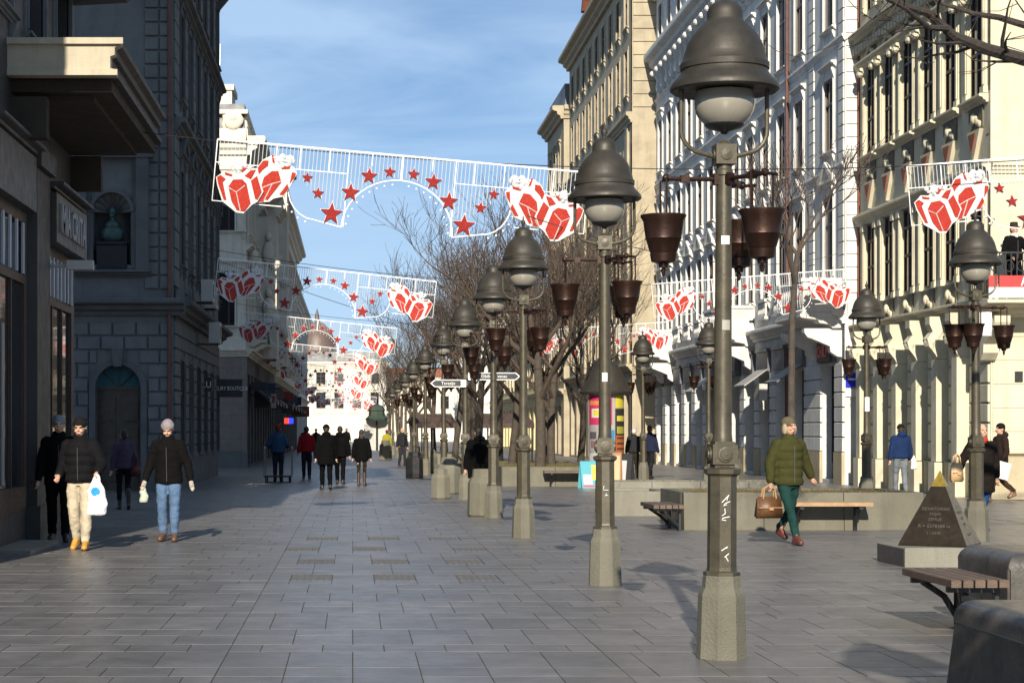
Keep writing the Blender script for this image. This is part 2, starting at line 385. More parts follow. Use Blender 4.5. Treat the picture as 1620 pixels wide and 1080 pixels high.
# ------------------------------------------------------------------ window prototypes
def mould_prof(z0, z1, p):     # stepped cornice profile (y negative = proud)
    h = z1-z0
    return [(0.02, z0), (-.25*p, z0), (-.3*p, z0+.22*h), (-.55*p, z0+.34*h), (-.6*p, z0+.55*h), (-.95*p, z0+.66*h), (-p, z0+.74*h), (-p, z1-.06*h), (-.92*p, z1), (0.02, z1)]
def winproto(w, h, mf, ms, head='flat', sill=True, rec=.06, sw=.15, proud=.03, hp=.17, bars=(1, (.66,)), mg=None, name='window', guard=False, curtain=0):
    P = []; b = MB(); a, f = w/2, .065
    b.box(-a, -a+f, rec-.03, rec+.05, 0, h); b.box(a-f, a, rec-.03, rec+.05, 0, h); b.box(-a+f, a-f, rec-.03, rec+.05, 0, f); b.box(-a+f, a-f, rec-.03, rec+.05, h-f, h)
    nv, hz = bars
    xs = [-a+f+(w-2*f)*(i+1)/(nv+1) for i in range(nv)]
    for x in xs: b.box(x-.035, x+.035, rec-.045, rec+.04, f, h-f)
    cuts = [-a+f]+[q for x in xs for q in (x-.035, x+.035)]+[a-f]
    for z in hz:
        for i in range(0, len(cuts), 2): b.box(cuts[i], cuts[i+1], rec-.04, rec+.04, z*h-.035, z*h+.035)
    P.append((name, b.mesh(name, mf)))
    P.append(('pane', MB().box(-a+.01, a-.01, rec+.005, rec+.015, .01, h-.01).mesh('pane', mg or M_GLASS)))
    if sw:
        b = MB(); b.box(-a-sw, -a, -proud, .02, 0, h); b.box(a, a+sw, -proud, .02, 0, h); b.box(-a-sw, a+sw, -proud, .02, h, h+sw*.9)
        b.box(-a-sw*.55, -a-.02, -proud-.03, -proud, .05, h-.05); b.box(a+.02, a+sw*.55, -proud-.03, -proud, .05, h-.05)
        P.append(('surround', b.mesh('surround', ms)))
    if sill:
        b = MB(); b.mould(mould_prof(-.13, -.004, .13), -a-sw-.08, a+sw+.08)
        for x in (-a-sw*.4, a+sw*.4): b.mould([(0, -.36), (-.04, -.34), (-.09, -.2), (-.1, -.135), (0, -.135)], x-.07, x+.07)
        P.append(('sill', b.mesh('sill', ms)))
    z = h+sw*.9 if sw else h
    if head in ('flat', 'ped'):
        b = MB(); b.mould(mould_prof(z+.12, z+.30, hp), -a-sw-.14, a+sw+.14); b.box(-a-sw*.8, a+sw*.8, -.03, .02, z+.004, z+.118)
        for x in (-a-sw*.5, a+sw*.5): b.mould([(0, z-.25), (-.04, z-.2), (-hp*.7, z+.05), (-hp*.72, z+.115), (0, z+.115)], x-.08, x+.08)
        if head == 'ped':
            W = a+sw+.14; b.prism([(-W+.05, z+.304), (W-.05, z+.304), (0, z+.74)], -.1, .02)
            for s in (-1, 1):
                q = [(s*W, z+.302), (s*(W), z+.40), (0, z+.90), (0, z+.76), (s*(W-.16), z+.302)]
                b.prism(q if s < 0 else q[::-1], -hp, .02)
        P.append(('pediment' if head == 'ped' else 'cornice', b.mesh('cornice', ms)))
    if curtain:
        b = MB()
        for x0, x1 in ((-a+f, -a+f+w*curtain), (a-f-w*curtain*.9, a-f)):
            n = 5
            for i in range(n): b.box(x0+(x1-x0)*i/n, x0+(x1-x0)*(i+1)/n-.004, rec-.012+.004*(i % 2), rec+.004, f, h-f)
        P.append(('curtain', b.mesh('curtain', M_CURTAIN)))
    if guard:
        b = MB(); n = int(w/.14)
        for i in range(n+1): b.lathe([(.028, 0), (.05, .12), (.03, .3), (.05, .42), (.028, .5)], 6, (-a+w*i/n, -.12, -.62))
        b.box(-a-.12, a+.12, -.2, -.03, -.12, -.012); b.box(-a-.12, a+.12, -.2, -.03, -.72, -.62)
        P.append(('balustrade', b.mesh('balustrade', ms)))
    return P
def railing(mb, x0, x1, y, z0, z1, st=.12, r=.012):
    n = max(1, int(abs(x1-x0)/st))
    mb.box(x0, x1, y-.02, y+.02, z1-.04, z1); mb.box(x0, x1, y-.015, y+.015, z0+.05, z0+.08)
    for i in range(n+1):
        x = x0+.015+(x1-x0-.03)*i/n; mb.box(x-r, x+r, y-r, y+r, z0, z1-.041)
def console(mb, u, v0, v1, z0, z1, w):   # scroll bracket under a balcony, from wall v1=0 outwards to v0<0
    h = z1-z0; p = v0
    mb.mould([(0.02, z0), (p*.12, z0+.02*h), (p*.3, z0+.18*h), (p*.32, z0+.38*h), (p*.62, z0+.55*h), (p*.92, z0+.7*h), (p, z0+.85*h), (p, z1), (0.02, z1)], u-w/2, u+w/2)
    for s in (-1, 1): mb.ball((u+s*w*.5, p*.8, z1-.2*h), (.03, .12*h+.06, .16*h), 8, 5)

# ------------------------------------------------------------------ right: grey-white palace
def grey_building():
    B = Bld('palace_building', 'long grey-white palace with window cornices, stucco balconies and shops below', 1, 14.4, 55.5, 90)
    L = B.L; H = 22.3
    ys = [57.3]+[61.1+2.5*i for i in range(12)]; us = [B.u(y) for y in ys if y < 89.6]
    floors = [(6.15, 2.5, winproto(1.12, 2.5, M_FRAMEGR, M_WHITE2, 'ped', True, guard=True)), (9.98, 2.2, winproto(1.12, 2.2, M_FRAMEGR, M_WHITE2, 'flat')),
              (13.68, 2.4, winproto(1.12, 2.4, M_FRAMEGR, M_WHITE2, 'flat')), (19.75, 1.75, winproto(.95, 1.75, M_FRAMEGR, M_WHITE2, 'none', True))]
    holes = [(u-.56, u+.56, z, z+h) for z, h, p in floors[:3] for u in us]+[(u-.475, u+.475, 19.75, 21.5) for u in us]
    shop = [(u-.82, u+.82, .12, 3.55) for u in us]
    mb = B.mb(); mb.wall(0, L, 0, 5.05, .6, shop); mb.wall(0, L, 5.05, H, .4, holes); mb.box(0, L, .41, .5, 5.05, H)
    mb.box(0, L, 3, 3.2, 0, H); mb.box(0, .3, .62, 3, 0, H)
    B.part(mb, 'wall', M_WHITE)
    e = B.mb(1); e.wall(0.0, 8, 0, H, .3, y0=0.002); B.part(e, 'end_wall', M_WHITE)
    for k, (z, h, p) in enumerate(floors):
        pc = winproto((1.12, 1.12, 1.12, .95)[k], h, M_FRAMEGR, M_WHITE2, ('ped', 'flat', 'flat', 'none')[k], True, guard=k == 0, curtain=.24)
        for i, u in enumerate(us): B.put(pc if (i*7+k*3) % 5 < 2 else p, u, z)
    # corner pilaster strip and side-wall quoins
    B.blocks(1, 0.02, .5, 5.6, 18.3, .38, .5, M_WHITE, 'quoin', .04, .03, False)
    B.blocks(0, L-.62, L-.03, 5.6, 18.3, .38, .62, M_WHITE, 'quoin', .04, .03, False)
    B.blocks(0, L-4.25, L-3.6, 5.6, 18.3, .38, .65, M_WHITE, 'quoin', .04, .03, False)
    for z0, z1, p in ((4.72, 5.12, .34), (9.22, 9.45, .10), (12.98, 13.2, .10), (17.0, 17.2, .10)): c = B.mb(); c.mould(mould_prof(z0, z1, p), 0, L+.05); B.part(c, 'string_course', M_WHITE2)
    c = B.mb(); c.mould(mould_prof(18.45, 19.35, .62), 0, L+.12); B.part(c, 'main_cornice', M_WHITE2)
    for i in range(int(L/1.25)):
        u = L-.5-i*1.25
        b = MB(); b.mould([(0, 17.3), (-.1, 17.32), (-.22, 17.6), (-.2, 17.9), (-.34, 18.15), (-.38, 18.44), (0, 18.44)], -.14, .14); b.ball((0, -.16, 17.55), (.17, .12, .2), 8, 5); b.ball((0, -.4, 18.2), (.16, .14, .14), 8, 5)
        b.build('cornice_bracket', M_WHITE2, B.root, (u, 0, 0))
    c = B.mb(); c.mould(mould_prof(21.9, 22.4, .5), 0, L+.1); B.part(c, 'attic_cornice', M_WHITE2)
    r = B.mb(); r.prism([(0, 22.4), (L, 22.4), (L, 22.45), (0, 22.45)], 0, 8); r.box(0, L, .2, 6, 22.46, 23.6); B.part(r, 'roof', M_ROOFG)
    # ground floor
    pier = MB(); pl = .86
    for u in us:
        P = [('shop_window', MB().box(-.82, .82, .30, .36, .0, .5).box(-.82, -.74, .28, .38, .5, 3.43).box(.74, .82, .28, .38, .5, 3.43).box(-.74, .74, .28, .38, 2.45, 2.55).box(-.03, .03, .28, .38, .5, 2.45).box(-.74, .74, .28, .38, 3.35, 3.43).mesh('shop_window', M_BLACK)),
             ('pane', MB().box(-.74, .74, .33, .34, .5, 3.35).mesh('pane', M_GLASSB))] if not globals().get('_SW') else _SW
        globals()['_SW'] = P
        B.put(P, u, .12)
    edges = sorted([0, L]+[q for u in us for q in (u-.82, u+.82)])
    for a, b in zip(edges[::2], edges[1::2]):
        if b-a < .2: continue
        B.part(B.mb().box(a+.0, b-.0, -.09, .0, 0, .95), 'plinth', M_PLINTH)
        B.blocks(0, a, b, .95, 3.6, .44, b-a, M_WHITE, 'pier_block', .07, .035, False)
    for u in us:
        B.part(B.mb().box(u-.86, u+.86, -.13, -.002, 3.62, 4.3).box(u-.9, u+.9, -.19, -.002, 4.31, 4.42), 'fascia', mat('slate_fascia', (.10, .105, .12), .5, var=.2))
    for u, kk in ((us[1], 0), (us[3], 1), (us[5], 2), (us[7], 3)):
        b = MB(); b.add([(-.9, -.14, 3.7), (.9, -.14, 3.7), (.9, -.95, 3.15), (-.9, -.95, 3.15), (-.9, -.10, 3.7), (.9, -.10, 3.7), (.9, -.93, 3.10), (-.9, -.93, 3.10)], [(0, 1, 2, 3), (7, 6, 5, 4), (3, 2, 6, 7), (0, 3, 7, 4), (2, 1, 5, 6)])
        b.build('awning', plain('grey_awning_cloth%d' % (kk % 2), ((.13, .14, .16), (.30, .29, .28))[kk % 2]), B.root, (u, 0, 0))
    for k, Y in enumerate((57.4, 69.6, 86.2)):
        u = B.u(Y); o = MB(); w2 = 1.7
        o.mould(mould_prof(4.6, 5.05, 1.25), u-w2, u+w2); B_ = o.build('balcony', M_WHITE2, B.root)
        for s in (-1, 1): o = MB(); console(o, u+s*(w2-.3), -1.1, 0, 3.75, 4.59, .34); o.build('console', M_WHITE2, B_)
        o = MB(); o.box(u-w2+.02, u+w2-.02, -1.18, -1.02, 5.06, 5.95); o.box(u-w2+.02, u-w2+.16, -1.015, 0, 5.06, 5.95); o.box(u+w2-.16, u+w2-.02, -1.015, 0, 5.06, 5.95); o.box(u-w2-.03, u+w2+.03, -1.24, 0, 5.955, 6.06)
        for i in range(11):
            x = u-w2+.25+i*(2*w2-.5)/10; o.ball((x, -1.19, 5.5), (.1, .05, .34), 6, 5)
        o.build('parapet', M_WHITE2, B_)
    o = MB(); o.tube([(L-35*.2, -.08, 0.3), (L-7, -.08, 18.4)], .06, 8); B.part(o, 'downpipe', M_PIPE)
    u = us[0]
    b = MB().box(u-.75, u+.75, -.2, -.135, 3.66, 4.25); s = b.build('shop_sign', mat('dark_sign_board', (.05, .045, .045), .5), B.root)
    lettering('CHILP', .5, plain('red_white_letters', (.8, .22, .2)), s, (u, -.225, 3.95), sx=.95, bold=.01)
    for k, uu in enumerate((us[3]+.2, us[7]-.2)):
        B.part(MB().box(uu-.42, uu+.42, -.36, -.08, 2.62, 3.2), 'air_conditioner', M_AC)
    # blue street-number plate on the corner
    e = B.mb(1); e.box(.02, .36, -.06, -.042, 2.86, 3.28); q = B.part(e, 'blue_sign', plain('blue_enamel', (.01, .02, .55), .3))
    e = B.mb(1); e.box(.08, .30, -.068, -.061, 3.06, 3.11); e.box(.02, .36, -.062, -.043, 2.58, 2.80); e.build('white_plate', M_LETTERW, q)
grey_building()

# ------------------------------------------------------------------ right: pale yellow corner house
def yellow_building():
    B = Bld('corner_house', 'pale yellow corner house with wreath panels and a corner balcony', 1, 14.8, 44.0, 55.5); L = B.L; H = 17.5
    us = [B.u(y) for y in (54.1, 52.3, 50.5, 48.7, 46.9, 44.95)]
    p1 = winproto(1.0, 2.25, M_FRAMEBR, M_YEL2, 'none', False, rec=.05, sw=0, bars=(1, (.45, .78)))
    p2 = winproto(1.0, 2.5, M_FRAMEBR, M_YEL2, 'none', False, rec=.05, sw=0, bars=(1, (.4, .75)))
    holes = [(u-.5, u+.5, z, z+h) for u in us for z, h in ((5.25, 2.25), (9.5, 2.5), (13.6, 2.25))]
    gh = [(us[i]-.5, us[i]+.5, .5, 3.3) for i in ()]
    mb = B.mb(); mb.wall(0, L, 0, 4.62, .5, gh); mb.wall(0, L, 4.62, H, .45, holes); mb.box(0, L, .46, .55, 4.62, H); mb.box(0, L, 5, 5.2, 0, H); B.part(mb, 'wall', M_YEL)
    e = B.mb(1); e.wall(0.0, 14, 0, H, .3, y0=.002); B.part(e, 'end_wall', M_YEL)
    for u in us: B.put(p1, u, 5.25); B.put(p2, u, 9.5); B.put(p1, u, 13.6)
    pil = lambda h: MB().box(-.10, .10, -.07, .01, 0, h).box(-.13, .13, -.11, .01, 0, .16).box(-.13, .13, -.13, .01, h-.2, h).box(-.05, .05, -.095, -.07, .2, h-.25).mesh('pilaster', M_YEL2)
    m1, m2 = pil(2.3), pil(2.55)
    for u in us:
        for s in (-1, 1):
            if u+s*.63 < L-.1:
                link('pilaster', m1, B.root, (u+s*.63, 0, 5.2)); link('pilaster', m2, B.root, (u+s*.63, 0, 9.46)); link('pilaster', m1, B.root, (u+s*.63, 0, 13.55))
    for z0, z1, p in ((4.42, 4.66, .30), (7.52, 7.82, .20), (12.0, 12.25, .18), (12.72, 13.1, .32), (16.4, 17.2, .6)): c = B.mb(); c.mould(mould_prof(z0, z1, p), 0, L+.03); B.part(c, 'string_course', M_YEL2)
    orn = MB(); rnd = random.Random(5)
    for i in range(9):
        a = -1+2*i/8; orn.ball((a*.36, -.06, .12+.10*cos(a*2.4)+rnd.uniform(-.03, .03)), (.07, .05, .085), 7, 5)
    orn.ball((0, -.09, .24), (.11, .07, .13), 8, 5); orn = orn.mesh('wreath', M_YEL2, 60)
    pan = MB().box(-.5, .5, -.04, .01, -.02, .5).mesh('wreath_panel', M_OCHREDK)
    sillm = MB().mould(mould_prof(0, .2, .22), -.8, .8).mesh('sill', M_YEL2)
    pend = MB().prism([(-.46, .78), (0, .02), (.46, .78)], -.1, .01).mesh('pendant', M_YEL2)
    pend2 = MB().prism([(-.26, .70), (0, .24), (.26, .70)], -.14, -.1).mesh('pendant_inset', M_REDBROWN)
    cap = MB().mould(mould_prof(0, .22, .22), -.2, .2).ball((0, -.17, .06), (.16, .1, .1), 8, 5).mesh('capital', M_YEL2)
    for u in us:
        for z in (8.72, 4.7, 12.27):
            o = link('wreath_panel', pan, B.root, (u, 0, z-.0)); link('wreath', orn, o)
        link('sill', sillm, B.root, (u, 0, 9.24)); o = link('pendant', pend, B.root, (u, 0, 7.9)); link('pendant_inset', pend2, o)
        for s in (-1, 1):
            if u+s*.63 < L-.2: link('capital', cap, B.root, (u+s*.63, 0, 11.78+.0))
    d = B.mb()
    for i in range(int(L/.3)): d.box(.1+i*.3, .26+i*.3, -.2, .01, 12.5, 12.7)
    B.part(d, 'dentil_band', M_YEL2)
    # ground floor: pilasters with consoles, jointed panels between them
    gp = [B.u(y) for y in (54.3, 52.5, 50.7, 48.9, 47.2, 45.6)]
    pm = MB().box(-.2, .2, -.34, .01, .82, 3.35).box(-.26, .26, -.4, .01, 0, .8).mesh('ground_pilaster', M_YEL2)
    cm = MB(); cm.mould([(0, 0), (-.3, 0), (-.36, .12), (-.5, .3), (-.56, .5), (-.42, .68), (-.5, .86), (-.5, 1.05), (0, 1.05)], -.2, .2); cm.ball((0, -.42, .42), (.24, .16, .2), 8, 6); cm = cm.mesh('console', M_YEL2)
    for u in gp: o = link('ground_pilaster', pm, B.root, (u, 0, 0)); link('console', cm, o, (0, 0, 3.36))
    ed = [0.0]+[q for u in gp for q in (u-.2, u+.2)]+[L]
    for a, b in zip(ed[::2], ed[1::2]):
        B.blocks(0, a+.02, b-.02, .85, 4.3, .46, b-a-.04, M_YEL, 'panel_block', .05, .05, False)
        B.part(B.mb().box(a+.02, b-.02, -.16, .01, 0, .82), 'plinth', M_PLINTH)
    B.blocks(1, .03, 9.03, 1.0, 4.3, .55, 3.0, M_YEL, 'end_wall_block', .02, .025, False)
    e = B.mb(1); e.box(-.05, 9, -.1, .0, 0, .98); e.mould(mould_prof(.985, 1.08, .14), -.05, 9); B.part(e, 'plinth', M_PLINTH)
    e = B.mb(1); e.mould(mould_prof(4.35, 4.6, .2), .0, 9); e.mould(mould_prof(7.55, 7.8, .16), .0, 9); e.mould(mould_prof(12.7, 13.05, .3), 0, 9); B.part(e, 'end_string_course', M_YEL2)
    for x, z in ((.55, 2.72), (1.0, 9.75), (1.0, 6.9)):
        e = B.mb(1); e.box(x, x+.18, -.06, -.022, z, z+.24); B.part(e, 'wall_vent', M_BLACK)
    e = B.mb(); e.box(.0, .18, -.05, .0, 4.7, H); B.part(e, 'party_strip', M_REDBROWN)
    # corner balcony
    e = B.mb(1); e.mould(mould_prof(4.2, 4.56, 1.3), -.5, 5.5); bal = B.part(e, 'balcony', M_YEL2)
    for u in (-.1, 2.2, 4.6): e = B.mb(1); console(e, u, -1.1, 0, 3.2, 4.19, .36); e.build('console', M_YEL2, bal)
    e = B.mb(1); railing(e, -.48, 5.4, -1.22, 4.56, 5.62, .13, .012)
    for i in range(20):
        x = -.3+i*.3; e.tube([(x+.11*cos(t), -1.222, 5.3+.13*sin(t)) for t in [k*pi/4 for k in range(9)]], .014, 5)
    e.build('railing', M_BLACK, bal)
    e = B.mb(); e.M = B.E @ Matrix.Rotation(-pi/2, 4, 'Z'); railing(e, -.0, 1.2, -.46, 4.56, 5.62, .13, .012); e.build('side_railing', M_BLACK, bal)
    # banner under the balcony rail
    M_BAN = plain('banner_red', (.62, .03, .03)); ban = thing('banner', 'red and white advertising banner tied to the corner balcony rail', 'banner', (14.8, 42.745, 4.58))
    MB().box(-.46, 4.2, 0, .012, 0, .235).build('white_field', plain('banner_white', (.82, .80, .78)), ban)
    MB().box(-.22, 4.2, 0, .012, .24, .50).build('red_field', M_BAN, ban); MB().box(-.46, -.26, 0, .012, .24, .50).build('red_corner', M_BAN, ban)
    lettering('A SVE JE POTPUNO NOVO', .27, M_LETTERW, ban, (1.55, -.004, .36), sx=.8, depth=.003, bold=.008)
    lettering('ш  MODNA KU\u0106A', .16, plain('faded_red_print', (.6, .3, .3)), ban, (.75, -.004, .13), depth=.003)
yellow_building()

def simple_building(name, label, side, X, Yn, Yf, H, floors, pitch, w, mw, mt, gh=4.0, cor=(.8, .7), bands=(), end_w=6, head='flat', end_us=(), ground=True, mf=None, roof=None, mg=None):
    B = Bld(name, label, side, X, Yn, Yf); L = B.L; n = int((L-.8)/pitch); us = [(L-n*pitch)/2+pitch*(i+.5) for i in range(n)]
    holes = [(u-w/2, u+w/2, z, z+h) for u in us for z, h in floors]; gho = [(u-pitch*.34, u+pitch*.34, .1, gh-.9) for u in us] if ground else []
    mb = B.mb(); mb.wall(0, L, gh, H, .4, holes); mb.box(0, L, .42, .5, gh, H); B.part(mb, 'wall', mw); mb = B.mb(); mb.wall(0, L, 0, gh, .41, gho); mb.box(0, L, .42, .5, 0, gh); B.part(mb, 'ground_floor', mg or mw)
    x0, x1 = (0, end_w) if side > 0 else (-end_w, 0)
    eh = [(u-w/2, u+w/2, z, z+h) for u in end_us for z, h in floors]
    e = B.mb(1); e.wall(x0, x1, 0, H, .3, eh, y0=.002); e.box(x0, x1, .32, .4, 0, H); B.part(e, 'end_wall', mw)
    for z, h in floors:
        P = winproto(w, h, mf or M_FRAMEBR, mt, head)
        for u in us: B.put(P, u, z)
        for u in end_us: B.put(P, u, z, 1)
    if ground:
        P = [('shop_window', MB().box(-pitch*.34, pitch*.34, .2, .3, 0, .4).box(-.05, .05, .2, .3, .4, gh-1).mesh('shop_window', M_BLACK)), ('pane', MB().box(-pitch*.34, pitch*.34, .25, .26, .4, gh-1).mesh('pane', M_GLASSB))]
        for u in us: B.put(P, u, .1)
    for z0, z1, p in list(bands)+[(gh-.2, gh+.15, .3)]: c = B.mb(); c.mould(mould_prof(z0, z1, p), -.03, L+.03); B.part(c, 'string_course', mt)
    c = B.mb(); c.mould(mould_prof(H-cor[0], H, cor[1]), -.05, L+.05); B.part(c, 'main_cornice', mt)
    c = B.mb(1); c.mould(mould_prof(H-cor[0], H-.004, cor[1]*.6), x0, x1); B.part(c, 'end_cornice', mt); c = B.mb(1); c.mould(mould_prof(gh-.2, gh+.146, .2), x0, x1); B.part(c, 'end_string_course', mt)
    r = B.mb(); r.prism([(0, H+.005), (L, H+.005), (L-.3, H+1.4), (.3, H+1.4)], .1, end_w); B.part(r, 'roof', roof or M_ROOFG)
    return B, us
# ------------------------------------------------------------------ right: tall tan house with gable, and what follows it
def tan_building():
    B, us = simple_building('gabled_house', 'tall tan stone house with a steep gable beyond the palace', 1, 13.26, 90.0, 116, 24.3,
        [(5.4, 2.4), (9.2, 2.4), (12.9, 2.3), (17.7, 2.2), (21.0, 1.9)], 2.8, 1.1, M_TAN, M_TAN2, gh=4.6, bands=((16.2, 16.7, .3), (8.5, 8.7, .12)), cor=(.8, .7), end_w=9, head='none')
    B.blocks(1, .02, 1.42, 16.9, 23.4, .62, 1.4, M_TAN2, 'quoin', .06, .04, False)
    L = B.L; g = B.mb(); g.prism([(L-13, 24.33), (L-2, 24.33), (L-7.5, 30.5)], -.2, .3); B.part(g, 'gable', M_TAN2)
    g = B.mb(); g.prism([(L-13.6, 24.35), (L-13, 24.35), (L-7.5, 30.5), (L-2, 24.35), (L-1.4, 24.35), (L-7.5, 31.2)][::-1], -.8, 6); B.part(g, 'gable_roof', M_ROOF)
    for u in us[:7]:
        b = MB(); b.ball((0, -.1, 16.0-.6), (.4, .16, .5), 8, 6); b.ball((-.35, -.08, 15.1), (.25, .12, .25), 8, 5); b.ball((.35, -.08, 15.1), (.25, .12, .25), 8, 5); b.build('relief', M_TAN2, B.root, (u, 0, .2), smooth=60)
    for u in (L-1.3, L-10, L-18): B.part(B.mb().box(u-.4, u+.4, -.12, .01, 4.8, 16.2), 'giant_pilaster', M_TAN2)
tan_building()
simple_building('narrow_house', 'narrow tall ochre house seen past the gabled house', 1, 12.95, 116.4, 126, 21.5, [(5, 2.2), (9, 2.2), (13, 2.2), (17, 2.2)], 2.6, 1.0, M_TAN, M_TAN2, end_w=8)
simple_building('low_terrace', 'low sunlit yellow terrace of shops behind the bare trees', 1, 13.6, 126.5, 185, 9.2, [(5.2, 2.0)], 3.2, 1.2, M_YELLOWFAR, M_YEL2, gh=4.2, end_w=9, bands=((8.0, 8.2, .2),), roof=M_ROOF)
simple_building('white_terrace', 'white rendered house farther along the right side of the street', 1, 12.6, 186, 235, 13, [(5, 2.0), (9, 2.0)], 3.4, 1.2, M_WHITE, M_WHITE2, gh=4.2, end_w=10)

simple_building('far_terrace', 'cream terrace far behind the trees closing the street on the right', -1, 17.0, 268, 285, 9.0, [(4.6, 1.8)], 3.4, 1.2, M_CREAM, M_CREAM, gh=4.0, end_w=12.2, end_us=(-1.5, -4.0, -6.5, -9.0, -11.0), roof=M_ROOF)
# ------------------------------------------------------------------ left: dark corner shop with stone canopy
def near_left():
    B = Bld('corner_shop_building', 'dark shop building at the left edge with a projecting stone canopy', -1, -4.7, 18.6, 32.0); L = B.L; H = 22.5
    U = lambda Y: Y-18.6
    holes = [(U(24.1), U(27.2), .45, 4.65), (U(28.75), U(31.75), .35, 4.4)]
    up = [(U(y)-.75, U(y)+.75, z, z+3.0) for y in (20.0, 22.5, 25.2, 28.0, 30.6) for z in (7.3, 12.0, 16.5)]
    hl = [(U(20.2), U(23), .45, 4.65)]
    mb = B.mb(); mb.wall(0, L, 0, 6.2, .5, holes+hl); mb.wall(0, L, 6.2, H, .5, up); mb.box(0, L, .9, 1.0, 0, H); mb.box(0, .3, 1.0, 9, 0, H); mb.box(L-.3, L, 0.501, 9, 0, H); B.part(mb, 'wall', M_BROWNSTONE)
    P = winproto(1.5, 3.0, M_FRAMEGR, M_DKSTONE, 'none', True, bars=(1, (.7,)), rec=.3)
    for a, b, z, zz in up: B.put(P, (a+b)/2, z)
    # shop front 1
    def shopfront(u0, u1, z0, z1, tz, nb, mbar, name='shop_front'):
        b = MB(); w = u1-u0
        b.box(0, .07, .0, .12, 0, z1-z0); b.box(w-.07, w, .0, .12, 0, z1-z0); b.box(.07, w-.07, .0, .12, tz-.06-z0, tz+.06-z0); b.box(.07, w-.07, -.02, .14, 0, .35); b.box(.07, w-.07, .0, .12, z1-z0-.1, z1-z0)
        for k in range(1, 3): b.box(w*k/3-.03, w*k/3+.03, .01, .11, .35, tz-.06-z0)
        o = b.build(name, M_FRAMEBR, B.root, (u0, 0, z0))
        MB().box(.02, w-.02, .05, .06, .1, z1-z0-.05).build('pane', M_GLASSB, o)
        for k in range(nb): MB().box(-.055, .055, -.03, .0, tz+.07-z0, z1-z0-.11).build('glazing_bar', mbar, o, (w*(k+.5)/nb, 0, 0))
        return o
    grey = plain('pale_grey_bar', (.42, .45, .50), .4)
    s1 = shopfront(U(24.1), U(27.2), .45, 4.65, 3.75, 6, grey); s2 = shopfront(U(28.75), U(31.75), .35, 4.4, 3.6, 8, grey); shopfront(U(20.2), U(23), .45, 4.65, 3.75, 4, grey)
    # thin panels that paint reflections of the sunlit street onto the shop glass
    for k, (u, z0, z1, m) in enumerate(((.35, .5, 3.1, (.55, .50, .42)), (1.5, .4, 2.6, (.30, .29, .27)), (.25, 1.4, 3.0, (.60, .53, .42)), (.7, .5, 1.9, (.25, .33, .32)))):
        MB().box(u, u+.16, .03, .049, z0, z1).build('pane_reflection', plain('painted_reflection_%d' % k, m), (s1, s1, s2, s2)[k])
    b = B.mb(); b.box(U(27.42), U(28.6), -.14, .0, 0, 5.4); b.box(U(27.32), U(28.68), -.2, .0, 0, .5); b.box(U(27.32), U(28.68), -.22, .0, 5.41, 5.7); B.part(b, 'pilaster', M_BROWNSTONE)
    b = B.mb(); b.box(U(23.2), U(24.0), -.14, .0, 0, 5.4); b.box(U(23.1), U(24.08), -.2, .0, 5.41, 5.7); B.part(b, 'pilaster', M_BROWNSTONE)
    sg = B.mb().box(U(28.7), U(31.95), -.22, -.002, 4.45, 5.2); sg.mould(mould_prof(5.205, 5.36, .34), U(28.66), U(32.0)); sign = B.part(sg, 'shop_sign', mat('black_brown_sign', (.035, .03, .028), .45, var=.2))
    lettering('MIA CRITA', .62, plain('pale_grey_letters', (.36, .36, .38)), sign, ((U(28.7)+U(31.95))/2, -.235, 4.82), sx=.86, depth=.02, bold=.012)
    b = B.mb(); b.box(U(24.05), U(27.25), -.16, -.002, 4.72, 5.5); b.mould(mould_prof(5.505, 5.66, .3), U(24.0), U(27.3)); B.part(b, 'shop_sign', mat('dull_slate_sign', (.06, .06, .065), .5, var=.3))
    sc = B.mb(); sc.tube([(U(28.9), -.02, 4.1), (U(28.9), -.4, 4.1)], .03, 8); sc.box(U(28.82), U(28.98), -.75, -.35, 4.04, 4.18); B.part(sc, 'security_camera', M_AC)
    MB().box(-4.69, -4.15, 24.4, 26.8, .0, .05).build('doorstep', M_CONCL, None, label='pale stone doorstep in front of the dark shop window', category='step')
    # projecting stone canopy
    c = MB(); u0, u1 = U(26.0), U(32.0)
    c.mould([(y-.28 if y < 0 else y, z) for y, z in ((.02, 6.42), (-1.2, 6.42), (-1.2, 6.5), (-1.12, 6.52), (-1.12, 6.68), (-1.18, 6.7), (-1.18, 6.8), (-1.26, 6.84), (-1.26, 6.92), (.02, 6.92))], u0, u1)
    can = c.build('canopy', mat('fascia_painted_shade', (.05, .042, .036), .6, var=.3, vscale=4, dirt=.4), B.root)  # street-side fascia coloured dark: its shade is painted into the material
    c = MB(); c.mould([(y-.281 if y < 0 else y, z) for y, z in ((.02, 6.418), (-1.2, 6.418), (-1.2, 6.5), (-1.12, 6.52), (-1.12, 6.68), (-1.18, 6.7), (-1.18, 6.8), (-1.26, 6.84), (-1.26, 6.921), (.02, 6.921))], u0-.2, u0-.001); c.build('canopy_end', M_CANOPY, can)
    c = MB(); c.box(u0-.26, u0-.201, -1.58, 4.0, 6.84, 6.925); c.box(u0-.23, u0-.201, -1.5, 4.0, 6.42, 6.5); c.box(u0-.2, u0+.3, .021, 4.0, 6.42, 6.84); c.build('canopy_moulding', M_CANOPY, can)
    c = MB(); c.box(u0+.12, u1-.1, -1.38, -.001, 6.25, 6.418); c.box(u0+.4, u1-.4, -1.1, -.0011, 6.17, 6.249); c.build('canopy_soffit', M_CANOPYU, can)
    [MB().box(q, q+.25, -.5, -.0, 5.6, 6.169).build('canopy_bracket', M_CANOPYU, can) for q in (u0, u1-.35)]
